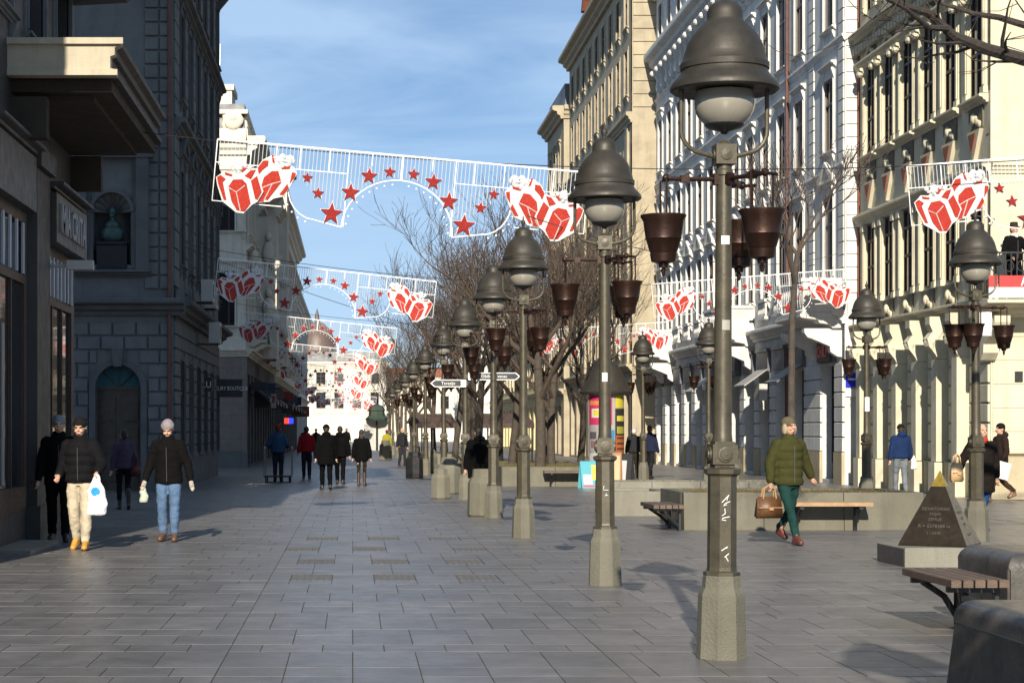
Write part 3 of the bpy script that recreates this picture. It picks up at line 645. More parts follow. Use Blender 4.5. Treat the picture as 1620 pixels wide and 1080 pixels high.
    MB().box(U(27.5), U(27.62), -1.15, -1.02, 6.925, 7.05).box(U(27.52), U(27.6), -1.3, -1.151, 7.0, 7.04).build('small_spout', M_PIPE, can)
    # upper balcony
    b = MB(); b.mould([(.02, 8.75), (-.9, 8.8), (-1.05, 8.95), (-1.1, 9.1), (.02, 9.1)], U(29.4), U(32)); bb = b.build('balcony', M_DKSTONE2, B.root)
    b = MB(); railing(b, U(29.4), U(32), -1.02, 9.1, 10.1); b.build('railing', M_BLACK, bb)
    e = B.mb(); e.mould(mould_prof(H-1.0, H, .9), 0, L); e.mould(mould_prof(11.3, 11.6, .3), 0, L); B.part(e, 'cornice', M_DKSTONE2)
near_left()

# ------------------------------------------------------------------ left: dark rusticated palace with the bust niche
def bust_building():
    B = Bld('rusticated_palace', 'dark rusticated stone palace with arched doorway and bust niche', -1, -4.72, 50.0, 66.5); L = B.L; H = 17.6
    cx = PX(187, 50)+4.72       # door centre on the end wall (u axis, 0 at the street corner)
    # end wall with arched door opening
    r = .60; sp = 2.72; e = B.mb(1)
    nx = -6.35+4.72; nw, nz0, nsp = .50, 5.95, 7.35
    e.wall(-9, 0, 0, 4.9, .55, [(cx-r, cx+r, 0, sp+r)], y0=.0)
    N_ = 12
    for s in (-1, 1):           # spandrels of the arch
        for k in range(N_):
            a0 = pi/2*k/N_; a1 = pi/2*(k+1)/N_
            x0, x1 = cx+s*r*cos(a0), cx+s*r*cos(a1); z0, z1 = sp+r*sin(a0), sp+r*sin(a1)
            q = [(x1, z1), (x0, z0), (x0, sp+r), (x1, sp+r)]
            e.prism(q if s > 0 else q[::-1], 0, .55)
    e.wall(-9, 0, 4.9, H, .55, [(nx-nw, nx+nw, nz0, nsp+nw)])
    for s in (-1, 1):
        for k in range(N_):
            a0 = pi/2*k/N_; a1 = pi/2*(k+1)/N_
            x0, x1 = nx+s*nw*cos(a0), nx+s*nw*cos(a1); z0, z1 = nsp+nw*sin(a0), nsp+nw*sin(a1)
            q = [(x1, z1), (x0, z0), (x0, nsp+nw), (x1, nsp+nw)]; e.prism(q if s > 0 else q[::-1], 0, .55)
    e.box(-9, 0, .7, .8, 0, H); B.part(e, 'end_wall', M_DKSTONE)
    # street wall
    us = [2.2+2.7*i for i in range(6)]
    fl = [(6.1, 2.6, winproto(1.15, 2.6, M_FRAMEBR, M_DKSTONE2, 'ped', True)), (10.6, 2.4, winproto(1.15, 2.4, M_FRAMEBR, M_DKSTONE2, 'flat')), (14.2, 2.0, winproto(1.15, 2.0, M_FRAMEBR, M_DKSTONE2, 'flat'))]
    gh = [(u-.7, u+.7, .9, 3.5) for u in us]
    mb = B.mb(); mb.wall(.001, L, 0, 4.9, .5, gh); mb.wall(.001, L, 4.9, H, .5, [(u-.575, u+.575, z, z+h) for u in us for z, h, p in fl]); mb.box(.5, L, .55, .65, 0, H); mb.box(L-.3, L, .66, 9, 0, H); B.part(mb, 'wall', M_DKSTONE)
    g = winproto(1.4, 2.6, M_FRAMEBR, M_DKSTONE2, 'none', False)
    for u in us:
        B.put(g, u, .9)
        for z, h, p in fl: B.put(p, u, z)
    B.blocks(0, 0.02, L, .8, 4.5, .37, .9, M_DKSTONE, 'stone_blocks', .05, .04, holes=gh, joined=True)
    B.blocks(0, 0.02, L, 5.4, H-1, .5, 1.6, M_DKSTONE, 'stone_blocks', .04, .035, holes=[(u-.95, u+.95, z-.5, z+h+1) for u in us for z, h, p in fl], joined=True)
    # masonry blocks of the face with the door
    ro = r+.16
    dh = [(cx-ro-.0, cx+ro, 0, sp)]
    for k in range(5):
        z0 = sp+k*.37*.5; hw = sqrt(max(0.0, (ro+.02)**2-(z0-sp)**2)) if z0-sp < ro else 0
        if hw: dh.append((cx-hw, cx+hw, z0, z0+.186))
    B.blocks(1, -4.4, -.0, .75, 4.5, .37, .62, M_DKSTONE, 'stone_block', .06, .05, holes=dh)
    B.blocks(1, -.78, -.02, 5.3, 17, .37, .40, M_DKSTONE, 'quoin', .06, .05, False)
    B.part(B.mb(1).box(-9, cx-ro, -.1, -.001, 0, .72).box(cx+ro, .1, -.1, -.001, 0, .72), 'plinth', M_DKSTONE2)
    # arch ring
    a = B.mb(1)
    for k in range(16):
        t0, t1 = pi*k/16, pi*(k+1)/16; a.prism([(cx+r*cos(t0), sp+r*sin(t0)), (cx+ro*cos(t0), sp+ro*sin(t0)), (cx+ro*cos(t1), sp+ro*sin(t1)), (cx+r*cos(t1), sp+r*sin(t1))], -.09, -.001)
    a.box(cx-ro, cx-r, -.09, -.001, 0, sp-.002); a.box(cx+r, cx+ro, -.09, -.001, 0, sp-.002); B.part(a, 'door_arch', M_DKSTONE2)
    k = B.mb(1); k.prism([(cx-.1, sp+r-.05), (cx+.1, sp+r-.05), (cx+.16, sp+r+.42), (cx-.16, sp+r+.42)], -.2, -.002); B.part(k, 'keystone', M_DKSTONE2)
    d = B.mb(1); d.box(cx-r, cx+r, .22, .3, 0, sp-.05); door = B.part(d, 'door', M_DOOR)
    d = B.mb(1)
    for s in (-1, 1):
        for z0, z1 in ((.25, .9), (1.0, 1.75), (1.85, 2.5)): d.box(cx+s*.3-.2, cx+s*.3+.2, .19, .219, z0, z1)
    d.build('door_panel', M_DOOR, door); B.mb(1).ball((cx+.08, .16, 1.1), .035, 8, 6).build('handle', M_GOLD, door)
    f = B.mb(1); f.prism([(cx+r*cos(t), sp+r*sin(t)) for t in [pi*i/16 for i in range(17)]], .24, .26); fan = B.part(f, 'fanlight', M_TEAL)
    f = B.mb(1)
    for t in (pi/4, pi/2, 3*pi/4): f.tube([(cx, .22, sp), (cx+r*cos(t), .22, sp+r*sin(t))], .018, 5)
    f.box(cx-r, cx+r, .18, .3, sp-.05, sp+.03); f.build('glazing_bar', M_DOOR, fan)
    # mouldings
    for z0, z1, p, a, b in ((4.62, 5.05, .5, -9, .3), (5.62, 5.8, .3, nx-1.05, nx+1.05), (9.1, 9.35, .45, nx-1.25, nx+1.25), (13.2, 13.5, .3, -9, .2), (H-.8, H, .9, -9, .9)): c = B.mb(1); c.mould(mould_prof(z0, z1, p), a, b); B.part(c, 'end_cornice', M_DKSTONE2)
    for z0, z1, p, b in ((4.62, 5.05, .5, L+.3), (9.5, 9.85, .3, L), (13.2, 13.5, .3, L), (H-.8, H, .9, L)): c = B.mb(); c.mould(mould_prof(z0, z1, p), .01, b); B.part(c, 'cornice', M_DKSTONE2)
    for i in range(12): B.part(B.mb().mould([(0, 16.2), (-.1, 16.22), (-.5, 16.7), (-.5, 16.79), (0, 16.79)], .5+i*1.4, .75+i*1.4), 'cornice_bracket', M_DKSTONE2)
    # niche
    a = B.mb(1)
    for s in (-1, 1): a.box(nx+s*.82-.17, nx+s*.82+.17, -.2, -.001, 5.81, 8.75)
    a.box(nx-1.1, nx+1.1, -.24, -.001, 8.752, 9.09); a.box(nx-.648, nx-.56, -.1, -.001, 5.81, 8.75); a.box(nx+.56, nx+.648, -.1, -.001, 5.81, 8.75)
    for k in range(16):
        t0, t1 = pi*k/16, pi*(k+1)/16; R0, R1 = nw, nw+.1; a.prism([(nx+R0*cos(t0), nsp+R0*sin(t0)), (nx+R1*cos(t0), nsp+R1*sin(t0)), (nx+R1*cos(t1), nsp+R1*sin(t1)), (nx+R0*cos(t1), nsp+R0*sin(t1))], -.12, -.001)
    ni = B.part(a, 'niche_surround', M_DKSTONE2)
    a = B.mb(1)
    for k in range(8):           # scalloped half dome
        t0, t1 = pi*k/8, pi*(k+1)/8; tm = (t0+t1)/2
        a.add([(nx, .5, nsp), (nx+nw*cos(t0), .03, nsp+nw*sin(t0)), (nx+nw*.97*cos(tm), .12, nsp+nw*.97*sin(tm)), (nx+nw*cos(t1), .03, nsp+nw*sin(t1))], [(0, 1, 2), (0, 2, 3)])
    a.build('niche_shell', M_DKSTONE, ni)
    p = B.E @ Vector((nx, .2, 5.95)); wp = B.root.matrix_basis
    t = thing('bust_statue', 'green bronze bust on a black pedestal in the dark wall niche', 'statue', (-6.35, 50.18, 5.8))
    b = MB(); b.mould([(-.25, 0), (-.25, .08), (-.2, .1), (-.2, .66), (-.24, .7), (-.24, .76), (.25, .76), (.25, 0)], -.4, .4); b.build('pedestal', M_BLACK, t)
    b = MB(); b.ball((0, 0, .98), (.33, .17, .26), 14, 9); b.ball((0, -.02, 1.2), (.22, .14, .15), 12, 8); b.tube([(0, 0, 1.25), (0, -.02, 1.45)], [.085, .07], 10); b.ball((0, -.04, 1.56), (.105, .135, .16), 14, 10); b.ball((0, -.17, 1.54), (.025, .04, .04), 6, 5); b.ball((0, -.12, 1.45), (.075, .06, .06), 8, 6); b.build('bust', M_BRONZE, t, smooth=80)
    # downpipe, air conditioners, small box and hanging signs
    b = B.mb(1); b.tube([(-.10, -.12, .2), (-.10, -.12, 16.5)], .055, 8); B.part(b, 'downpipe', M_PIPE)
    for u, z, w_ in ((4.2, 5.25, .8), (5.6, 5.15, .8), (7.0, 4.2, .7)):
        q = MB().box(u-w_/2, u+w_/2, -.75, -.42, z, z+.62).build('air_conditioner', M_AC, B.root); MB().lathe([(.22, 0), (.22, .012)], 14).build('fan_grille', M_BLACK, q, (u, -.752, z+.31)); 
        q.children[0].rotation_euler = (pi/2, 0, 0)
        MB().box(u-.3, u-.26, -.7, 0, z-.04, z-.002).box(u+.26, u+.3, -.7, 0, z-.04, z-.002).build('bracket', M_BLACK, q)
    for nm, lab, x0, x1, y0, y1, Y, txt in (('hanging_sign', 'long black hanging shop sign with pale lettering', 341, 384, 601, 628, 65.6, 'LUXURY BOUTIQUE'), ('hanging_sign', 'small black hanging shop sign nearer than the long one', 318, 336, 598, 619, 60.0, 'LU')):
        X0, X1, z1, z0 = PX(x0, Y), PX(x1, Y), PZ(y0, Y), PZ(y1, Y)
        t = thing(nm, lab, 'sign', (X0, Y, z0)); w_, h_ = X1-X0, z1-z0
        MB().box(0, w_, -.05, .05, 0, h_).build('board', M_BLACK, t); MB().box(-.4, w_, -.012, .012, h_+.002, h_+.03).build('arm', M_BLACK, t)
        lettering(txt, h_*(.34 if len(txt) > 3 else .7), M_LETTERW, t, (w_/2, -.054, h_/2), sx=.72 if len(txt) > 3 else .9, depth=.003)
bust_building()

# ------------------------------------------------------------------ left: sunlit cream houses further down
def cream_building():
    B, us = simple_building('ornate_house', 'cream house with sculpted parapet beyond the dark palace', -1, -4.48, 80.0, 108.0, 14.0,
        [(6.0, 2.3), (10.0, 2.2)], 2.7, 1.15, M_CREAM, M_CREAM, gh=4.9, cor=(.8, .8), end_w=7, end_us=(-.75, -2.6), bands=((9.2, 9.45, .3),), mg=M_DKSTONE2)
    B.blocks(1, -3, -.02, .7, 4.6, .5, 1.1, M_PINK, 'pink_block', .04, .03)
    B.part(B.mb(1).box(-4, .06, -.08, -.001, 0, .68), 'plinth', M_DKSTONE)
    B.part(B.mb(1).box(-4, .02, -.03, -.001, .68, 4.68), 'pink_render', M_PINK)
    p = B.mb(1); p.box(-4, .0, -.1, .2, 14.01, 14.3)
    for i in range(7): p.lathe([(.09, 0), (.16, .15), (.10, .4), (.14, .55), (.09, .62)], 8, (-.5-i*.4, .05, 14.3))
    p.box(-4, .05, -.12, .22, 14.92, 15.1); B.part(p, 'parapet', M_CREAM)
    p = B.mb()
    for i in range(30): p.lathe([(.09, 0), (.16, .15), (.10, .4), (.14, .55), (.09, .62)], 8, (.4+i*.8, .1, 14.3))
    p.box(0, B.L, -.05, .25, 14.92, 15.1); p.box(0, B.L, -.05, .25, 14.01, 14.3); B.part(p, 'parapet', M_CREAM)
    for i, u in enumerate((-.55, -1.6)):
        b = B.mb(1); b.ball((u, -.1, 14.65), (.42, .2, .42), 10, 7); b.ball((u, -.16, 14.75), (.2, .2, .24), 8, 6); B.part(b, 'sculpted_shell', M_CREAM, smooth=60)
    B.part(B.mb().box(6, 8.5, 1, 3, 14.1, 17.0).box(5.9, 8.6, .9, 3.1, 17.0, 17.25), 'chimney', M_CREAM)
    # oriel bay with statues, catching the sun
    for Y, z0, z1, pr, w_ in ((88, 4.9, 11.5, .95, 3.0), (99, 4.9, 14.8, 1.05, 3.4)):
        u = B.u(Y); o = B.mb(); o.box(u, u+w_, -pr, -.001, z0, z1); o.mould(mould_prof(z1+.002, z1+.5, .4), u-.2, u+w_+.2)
        o.M = Matrix.Translation((0, -pr+.0, 0)); o.mould(mould_prof(z1+.003, z1+.5, .4), u-.2, u+w_+.2); o.mould(mould_prof(z0-.5, z0-.002, .2), u, u+w_)
        ob = B.part(o, 'oriel', M_CREAM)
        b = MB()
        for zz in (z0+1.3, z0+3.9): b.ball((u-.1, -pr*.6, zz+1.0), (.2, .3, .55), 8, 6); b.ball((u-.12, -pr*.6, zz+1.75), (.16, .16, .2), 8, 6); b.ball((u-.05, -pr*.9, zz+.5), (.22, .3, .3), 8, 6)
        b.build('relief', M_CREAM, ob, smooth=60)
    p = B.mb(1); p.tube([(-1.2, .6, 15.1), (-1.15, .6, 18.0)], .02, 5); p.tube([(-2.3, .6, 15.1), (-2.45, .6, 19.6)], .02, 5); B.part(p, 'roof_aerial', M_STEEL)
    return B
CB = cream_building()
SH, _u = simple_building('shop_house', 'darker stone house with shops past the ornate cream house', -1, -4.40, 108.3, 150, 15.5, [(5.6, 2.2), (9.4, 2.2)], 2.9, 1.2, M_CREAM, M_CREAM, gh=4.5, end_w=6, bands=((8.7, 8.9, .3), (12.5, 12.8, .5)), mg=M_DKSTONE2)
simple_building('grey_far_house', 'grey house near the far end of the left side', -1, -4.9, 151, 205, 13.0, [(5.4, 2.2), (9.2, 2.0)], 3.0, 1.2, M_WHITE, M_WHITE2, gh=4.5, end_w=6)
def far_end():
    B, us = simple_building('domed_building', 'white sunlit building with a brown dome closing the street', -1, 4.6, 262, 285, 11.0, [(4.6, 2.2), (8.0, 1.6)], 3.6, 1.3, M_CREAM, M_CREAM, gh=4.0, end_w=16, end_us=(-1.5, -4, -6.5, -9, -11.5, -14))
    for i in range(7): B.part(B.mb(1).box(-1.0-i*2.4, -.5-i*2.4, -.35, -.001, .0, 9.9), 'giant_column', M_WHITE2)
    b = B.mb(1); b.lathe([(2.6, 11.0), (2.6, 12.6), (2.8, 12.7), (2.75, 12.9), (2.55, 14.2), (1.9, 15.6), (1.0, 16.5), (.35, 16.8), (.3, 17.6), (.05, 18.6)], 20, (-9.6, 4, 0)); B.part(b, 'dome', mat('brown_dome_copper', (.12, .085, .07), .5, var=.3), smooth=35)
far_end()

def neon_sign():
    t = thing('neon_sign', 'small red and blue lit shop sign on the left beyond the porter', 'sign', (PX(457, 92), 92, PZ(670, 92)))
    for k, (c, nm) in enumerate((((.9, .05, .03), 'red_half'), ((.03, .05, .9), 'blue_half'))): MB().box(-.22+k*.22, k*.22, -.05, .05, 0, .28).build(nm, mat('neon_'+nm, c, .4, emit=1.2), t)
    MB().box(-.5, -.221, -.015, .015, .1, .16).build('arm', M_BLACK, t)
neon_sign()

def left_clutter():
    """shop signs, awnings and small balconies that stick out from the two left houses"""
    rnd = random.Random(9); cols = [(.02, .02, .025), (.05, .05, .06), (.25, .03, .03), (.4, .38, .34), (.03, .06, .12), (.12, .09, .06)]
    for B, L_ in ((CB, 28.0), (SH, 41.7)):
        for i in range(9):
            u = 1.0+i*(L_-2)/9+rnd.uniform(-.3, .3); w = rnd.uniform(.5, .95); h = rnd.uniform(.3, .8); z = rnd.uniform(2.5, 3.4)
            q = MB().box(u-.05, u+.05, -.15-w, -.15, z, z+h).build('projecting_sign', plain('sign_paint_%d' % (i % 6), cols[i % 6]), B.root); MB().box(u-.015, u+.015, -.15, 0, z+h*.7, z+h*.8).build('arm', M_BLACK, q)
        for i in range(6):
            u = 2.0+i*(L_-4)/6; c = plain('shop_awning_%d' % (i % 3), ((.035, .035, .04), (.10, .03, .03), (.08, .075, .07))[i % 3])
            b = MB(); b.add([(u, 0, 3.6), (u+2.2, 0, 3.6), (u+2.2, -.9, 3.0), (u, -.9, 3.0), (u, 0, 3.55), (u+2.2, 0, 3.55), (u+2.2, -.9, 2.8), (u, -.9, 2.8)], [(0, 1, 2, 3), (7, 6, 5, 4), (0, 3, 7, 4), (1, 5, 6, 2), (2, 6, 7, 3)]); b.build('awning', c, B.root)
        for i in range(5):
            u = 3.0+i*(L_-6)/5; q = MB(); q.mould(mould_prof(5.2, 5.5, .7), u-.8, u+.8); q = q.build('balcony', M_CREAM, B.root); b = MB(); railing(b, u-.78, u+.78, -.62, 5.5, 6.35, .16, .014); b.box(u-.8, u-.76, -.62, 0, 6.3, 6.35); b.box(u+.76, u+.8, -.62, 0, 6.3, 6.35); b.build('railing', M_BLACK, q)
        for i in range(7):
            u = 1.5+i*(L_-3)/7; b = MB(); b.ball((u, -.18, 9.0), (.3, .25, .4), 8, 6); b.ball((u, -.3, 8.4), (.2, .2, .3), 8, 6); b.build('relief', M_CREAM, B.root, smooth=60)
left_clutter()
# ------------------------------------------------------------------ street lamps
def lamp_meshes():
    P = []
    def oct_(prof): return MB().lathe(prof, 8, a0=pi/8)
    k = 1/cos(pi/8)
    P.append(('base', oct_([(r*k, z) for r, z in ((.165, 0), (.162, .06), (.152, .44), (.148, .46), (.128, .50), (.122, .575), (.116, .585))]).mesh('base', M_CONC)))
    P.append(('shaft', oct_([(r*k, z) for r, z in ((.120, .582), (.120, .605), (.098, .615), (.095, .64), (.093, 1.27), (.096, 1.28), (.118, 1.295), (.120, 1.325), (.10, 1.335), (.07, 1.345))]).mesh('shaft', M_IRON)))
    b = MB(); b.box(-.088, .088, -.088, .088, 1.36, 1.50); b.box(-.07, .07, -.07, .07, 1.338, 1.36); b.box(-.07, .07, -.07, .07, 1.5, 1.52)
    for a in range(4):
        b.M = Matrix.Rotation(a*pi/2, 4, 'Z') @ Matrix.Translation((0, -.088, 1.43)) @ Matrix.Rotation(pi/2, 4, 'X'); b.lathe([(.055, -.0), (.055, .012), (.040, .014), (.038, .022), (.0, .024)], 16)
    P.append(('collar', b.mesh('collar', M_IRON, 35)))
    P.append(('pole', MB().lathe([(.068, 1.5), (.072, 1.53), (.066, 1.56), (.064, 1.8), (.052, 3.38), (.062, 3.39), (.062, 3.42), (.052, 3.43), (.052, 3.46)], 16).mesh('pole', M_IRON, 35)))
    b = MB(); b.box(-.072, .072, -.072, .072, 3.462, 3.60); b.lathe([(.05, 3.601), (.03, 3.63), (.0, 3.64)], 12)
    for a in range(4):
        b.M = Matrix.Rotation(a*pi/2, 4, 'Z') @ Matrix.Translation((0, -.072, 3.53)) @ Matrix.Rotation(pi/2, 4, 'X'); b.lathe([(.04, 0), (.04, .01), (.0, .014)], 14)
    b.M = None
    for s in (-1, 1):
        pts = [(s*.06, 0, 3.52), (s*.13, 0, 3.535)]+[(s*(.145+.16*sin(t)), 0, 3.705-.16*cos(t)) for t in [pi/2*i/8 for i in range(1, 9)]]+[(s*.305, 0, 3.85), (s*.303, 0, 4.03)]
        b.tube(pts, .0165, 8)
    P.append(('bracket', b.mesh('bracket', M_IRON, 40)))
    hp = [(.0, 3.985), (.30, 3.985), (.362, 3.972), (.38, 3.985), (.38, 4.008), (.362, 4.035), (.33, 4.068), (.306, 4.10), (.300, 4.122), (.310, 4.128), (.311, 4.168), (.297, 4.18), (.284, 4.235), (.266, 4.295), (.236, 4.358), (.196, 4.41), (.158, 4.446), (.134, 4.468), (.126, 4.486), (.126, 4.528), (.114, 4.566), (.085, 4.594), (.045, 4.612), (.0, 4.618)]
    P.append(('hood', MB().lathe(hp, 32, cap=False).mesh('hood', M_HOOD, 40)))
    P.append(('finial', MB().lathe([(.022, 4.605), (.018, 4.64), (.036, 4.67), (.03, 4.70), (.012, 4.72), (.008, 4.77), (.0, 4.78)], 10).mesh('finial', M_HOOD, 50)))
    g = [(.0, 3.715), (.105, 3.722)]+[(.212*sin(t), 3.895-.19*cos(t)) for t in [radians(a) for a in range(35, 100, 9)]]+[(.2, 3.975)]
    P.append(('globe', MB().lathe(g, 24, cap=False).mesh('globe', M_GLOBE, 60)))
    P.append(('globe_cap', MB().lathe([(.0, 3.675), (.02, 3.68), (.03, 3.695), (.12, 3.72), (.14, 3.742), (.13, 3.755)], 20, cap=False).mesh('globe_cap', M_BLACK, 50)))
    return P
LAMP = lamp_meshes()
def arm_mesh():
    b = MB(); b.tube([(.055, 0, 3.36), (.40, 0, 3.36)], .016, 8); b.box(.02, .075, -.03, .03, 3.32, 3.40); b.box(.25, .31, -.025, .025, 3.335, 3.385)
    b.ball((.41, 0, 3.365), .03, 8, 6); b.tube([(.41, -.11, 3.36), (.41, .11, 3.36)], .013, 6)
    return b.mesh('arm', M_COPPER, 40)
ARM = arm_mesh()
def planter_proto():
    b = MB(); b.lathe([(.0, 0), (.03, .004), (.035, .03), (.085, .045), (.095, .10), (.09, .105), (.098, .12), (.122, .20), (.128, .205), (.126, .215), (.142, .33), (.160, .36), (.160, .372), (.148, .372), (.13, .33), (.0, .32)], 22, cap=False)
    bowl = b.mesh('bowl', M_COPPER, 35)
    return bowl, MB().tube([(0, 0, .34), (0, 0, .625)], .0075, 6).mesh('hanger_rod', M_COPPER, 40), MB().lathe([(.0, -.06), (.012, -.05), (.02, -.01), (.0, .01)], 8).mesh('drip_tip', M_COPPER)
BOWL, HANG, TIP = planter_proto()
ORD = ['nearest', 'second', 'third', 'fourth', 'fifth', 'sixth', 'seventh', 'eighth', 'ninth', 'tenth', 'eleventh', 'twelfth', 'thirteenth']
def lamp(X, Y, label, rot, where, angles=(180, -62, 58), hang=True):
    t = thing('street_lamp', label, 'street lamp', (X, Y, 0), rot, 'bell-hooded street lamps')
    rl = random.Random(int(Y*100)); t.rotation_euler = (rl.uniform(-.007, .007), rl.uniform(-.007, .007), rot)
    for n, me in LAMP: link(n, me, t)
    for k, a in enumerate(angles):
        link('arm', ARM, t, (0, 0, 0), radians(a))
        if hang:
            aa = radians(a)+rot; nm = ('outer left', 'front right', 'back right')[k]
            p = thing('hanging_planter', 'copper hanging planter on the %s arm of %s' % (nm, where), 'planter', (X+.41*cos(aa), Y+.41*sin(aa), 2.735), aa, 'copper planters hung on the lamps')
            link('bowl', BOWL, p); link('hanger_rod', HANG, p, (0, -.1, 0)); link('hanger_rod', HANG, p, (0, .1, 0)); link('drip_tip', TIP, p)
    return t
ROW = [(2.59, 13.33), (2.61, 19.6), (2.54, 28.2), (2.57, 34.6), (2.6, 43.6), (2.6, 54), (2.6, 67.5), (2.6, 80), (2.62, 94), (2.62, 108), (2.6, 122), (2.6, 137)]
for i, (X, Y) in enumerate(ROW):
    lamp(X, Y, '%s bell-hooded lamp of the long row along the street' % ORD[i], random.Random(i).uniform(-.08, .08), 'the %s lamp of the long row' % ORD[i], hang=i < 9)
lamp(2.75, 4.6, 'bell-hooded lamp of the long row standing just outside the frame', 0.05, 'the lamp just outside the frame')
lamp(8.98, 27.3, 'bell-hooded lamp beside the dark pyramid and the corner house', .1, 'the lamp beside the pyramid', (0, 200, 240))
lamp(10.95, 40.4, 'bell-hooded lamp standing before the blue sign of the palace', .2, 'the lamp before the blue sign', (180, -50, 10))
lamp(9.95, 53.0, 'bell-hooded lamp half hidden behind the nearest lamp post', 0, 'the half hidden lamp')
lamp(9.2, 60.0, 'bell-hooded lamp right of the poster column', 0, 'the lamp right of the poster column')
# stickers and scrawl on the nearest post
def patch(r, z, h, a0, a1, m, o):
    A = [radians(a0+(a1-a0)*i/5) for i in range(6)]; MB().add([(r*cos(a), r*sin(a), zz) for zz in (z, z+h) for a in A], [(i, i+1, i+7, i+6) for i in range(5)]).build('pole_sticker', m, o)
def sticker(X, Y, ang, r, z0, z1, w, col, name):
    a = radians(ang); o = MB().box(-w/2, w/2, -.0025, 0, 0, z1-z0).build(name, plain('sticker_%s' % name, col, .5), None, (X+r*cos(a), Y+r*sin(a), z0), a+pi/2); return o
T0 = [o for o in bpy.data.objects if o.name.startswith('street_lamp')]
def scrawl(lampobj, seed, z, n, yy=-.0965):
    rnd = random.Random(seed); b = MB(); x, zz = 0.0, z
    for i in range(n):
        pts = [(x+rnd.uniform(-.028, .028), yy, zz+rnd.uniform(-.03, .03)) for _ in range(4)]; b.tube(pts, .0035, 4); zz -= .045; x = rnd.uniform(-.02, .02)
    b.build('scrawled_tag', M_LETTERW, lampobj)
for o in T0:
    if abs(o.location.y-13.33) < .01: scrawl(o, 2, 1.12, 4); scrawl(o, 5, .76, 2); patch(.0585, 2.90, .06, -120, -60, M_LETTERW, o); patch(.0625, 2.30, .07, -110, -55, plain('worn_sticker', (.3, .29, .26)), o)
    if abs(o.location.y-19.6) < .01: scrawl(o, 8, 1.0, 2); patch(.0640, 2.1, .09, -120, -70, M_LETTERW, o)
    if abs(o.location.y-40.4) < .01: patch(.0645, 2.0, .3, -150, -40, M_LETTERW, o)
    if abs(o.location.y-27.3) < .01:
        MB().lathe([(.09, 0), (.09, .34)], 10).build('notice_tube', M_WHITEP, o, (.12, -.06, 2.95))
# direction arrows on the fifth lamp
def arrow(X, Y, z, x0, x1, left, txt, label):
    t = thing('direction_sign', label, 'sign', (X, Y-.1, z), 0, 'pedestrian direction arrows'); h = .085
    pl = [(x0, 0), (x0+.1, -h), (x1, -h), (x1, h), (x0+.1, h)] if left else [(x0, -h), (x1-.1, -h), (x1, 0), (x1-.1, h), (x0, h)]
    MB().prism(pl, -.015, .015).build('rim', M_WHITEP, t)
    s = .018; pl = [(x0+.03, 0), (x0+.11, -h+s), (x1-.12, -h+s), (x1-.12, h-s), (x0+.11, h-s)] if left else [(x0+.12, -h+s), (x1-.11, -h+s), (x1-.03, 0), (x1-.11, h-s), (x0+.12, h-s)]
    MB().prism(pl, -.02, -.0152).build('face', M_BLACK, t)
    lettering(txt, .1, M_LETTERW, t, ((x0+x1)/2, -.022, 0), depth=.002)
    MB().box(-.05, .05, .016, .06, -.05, .05).build('clamp', M_IRON, t)
arrow(2.6, 43.6, 2.67, -.82, -.0, True, 'Terazije', 'left-pointing black arrow sign on the fifth lamp')
arrow(2.6, 43.6, 2.83, .05, 1.24, False, 'Obili\u0107ev venac', 'right-pointing black arrow sign on the fifth lamp')

# ------------------------------------------------------------------ Christmas light panels
def star_poly(r, rot=0): return [(r*(1 if k % 2 == 0 else .42)*sin(rot+pi*k/5), r*(1 if k % 2 == 0 else .42)*cos(rot+pi*k/5)) for k in range(10)][::-1]
def area(p): return sum(p[i][0]*p[(i+1) % len(p)][1]-p[(i+1) % len(p)][0]*p[i][1] for i in range(len(p)))/2
def gift(back, red, bow, seam, seed):
    """tinsel gift on a flat wire frame: white backing, red faces proud of it, fluffy bow; panel metres, origin at the panel's top middle"""
    T_ = lambda p: [((x/6-298)/100, -(y/6-22-.0903*(x/6-3)+0)/100) for x, y in p]
    def pr(b, p, t):
        p = T_(p); b.prism(p if area(p) > 0 else p[::-1], -t, t)
    b = MB(); rnd = random.Random(seed); pr(b, back, .010)
    for cx, cy, n, rr in bow:
        for k in range(n):
            a = rnd.uniform(0, 2*pi); d = rnd.uniform(0, rr); (x, z), = T_([(cx+1.5*d*cos(a), cy+.7*d*sin(a))]); b.ball((x, rnd.uniform(-.02, .02), z), (rnd.uniform(.02, .045), .02, rnd.uniform(.02, .045)), 6, 4)
    R = MB()
    for p in red: pr(R, p, .022)
    S = MB()
    for p in seam: S.tube([(x, -.026, z) for x, z in T_(p)], .007, 4)
    return b.mesh('gift_tinsel', M_TINSEL), R.mesh('gift_face', M_RED), S.mesh('gift_ribbon', M_TINSEL)
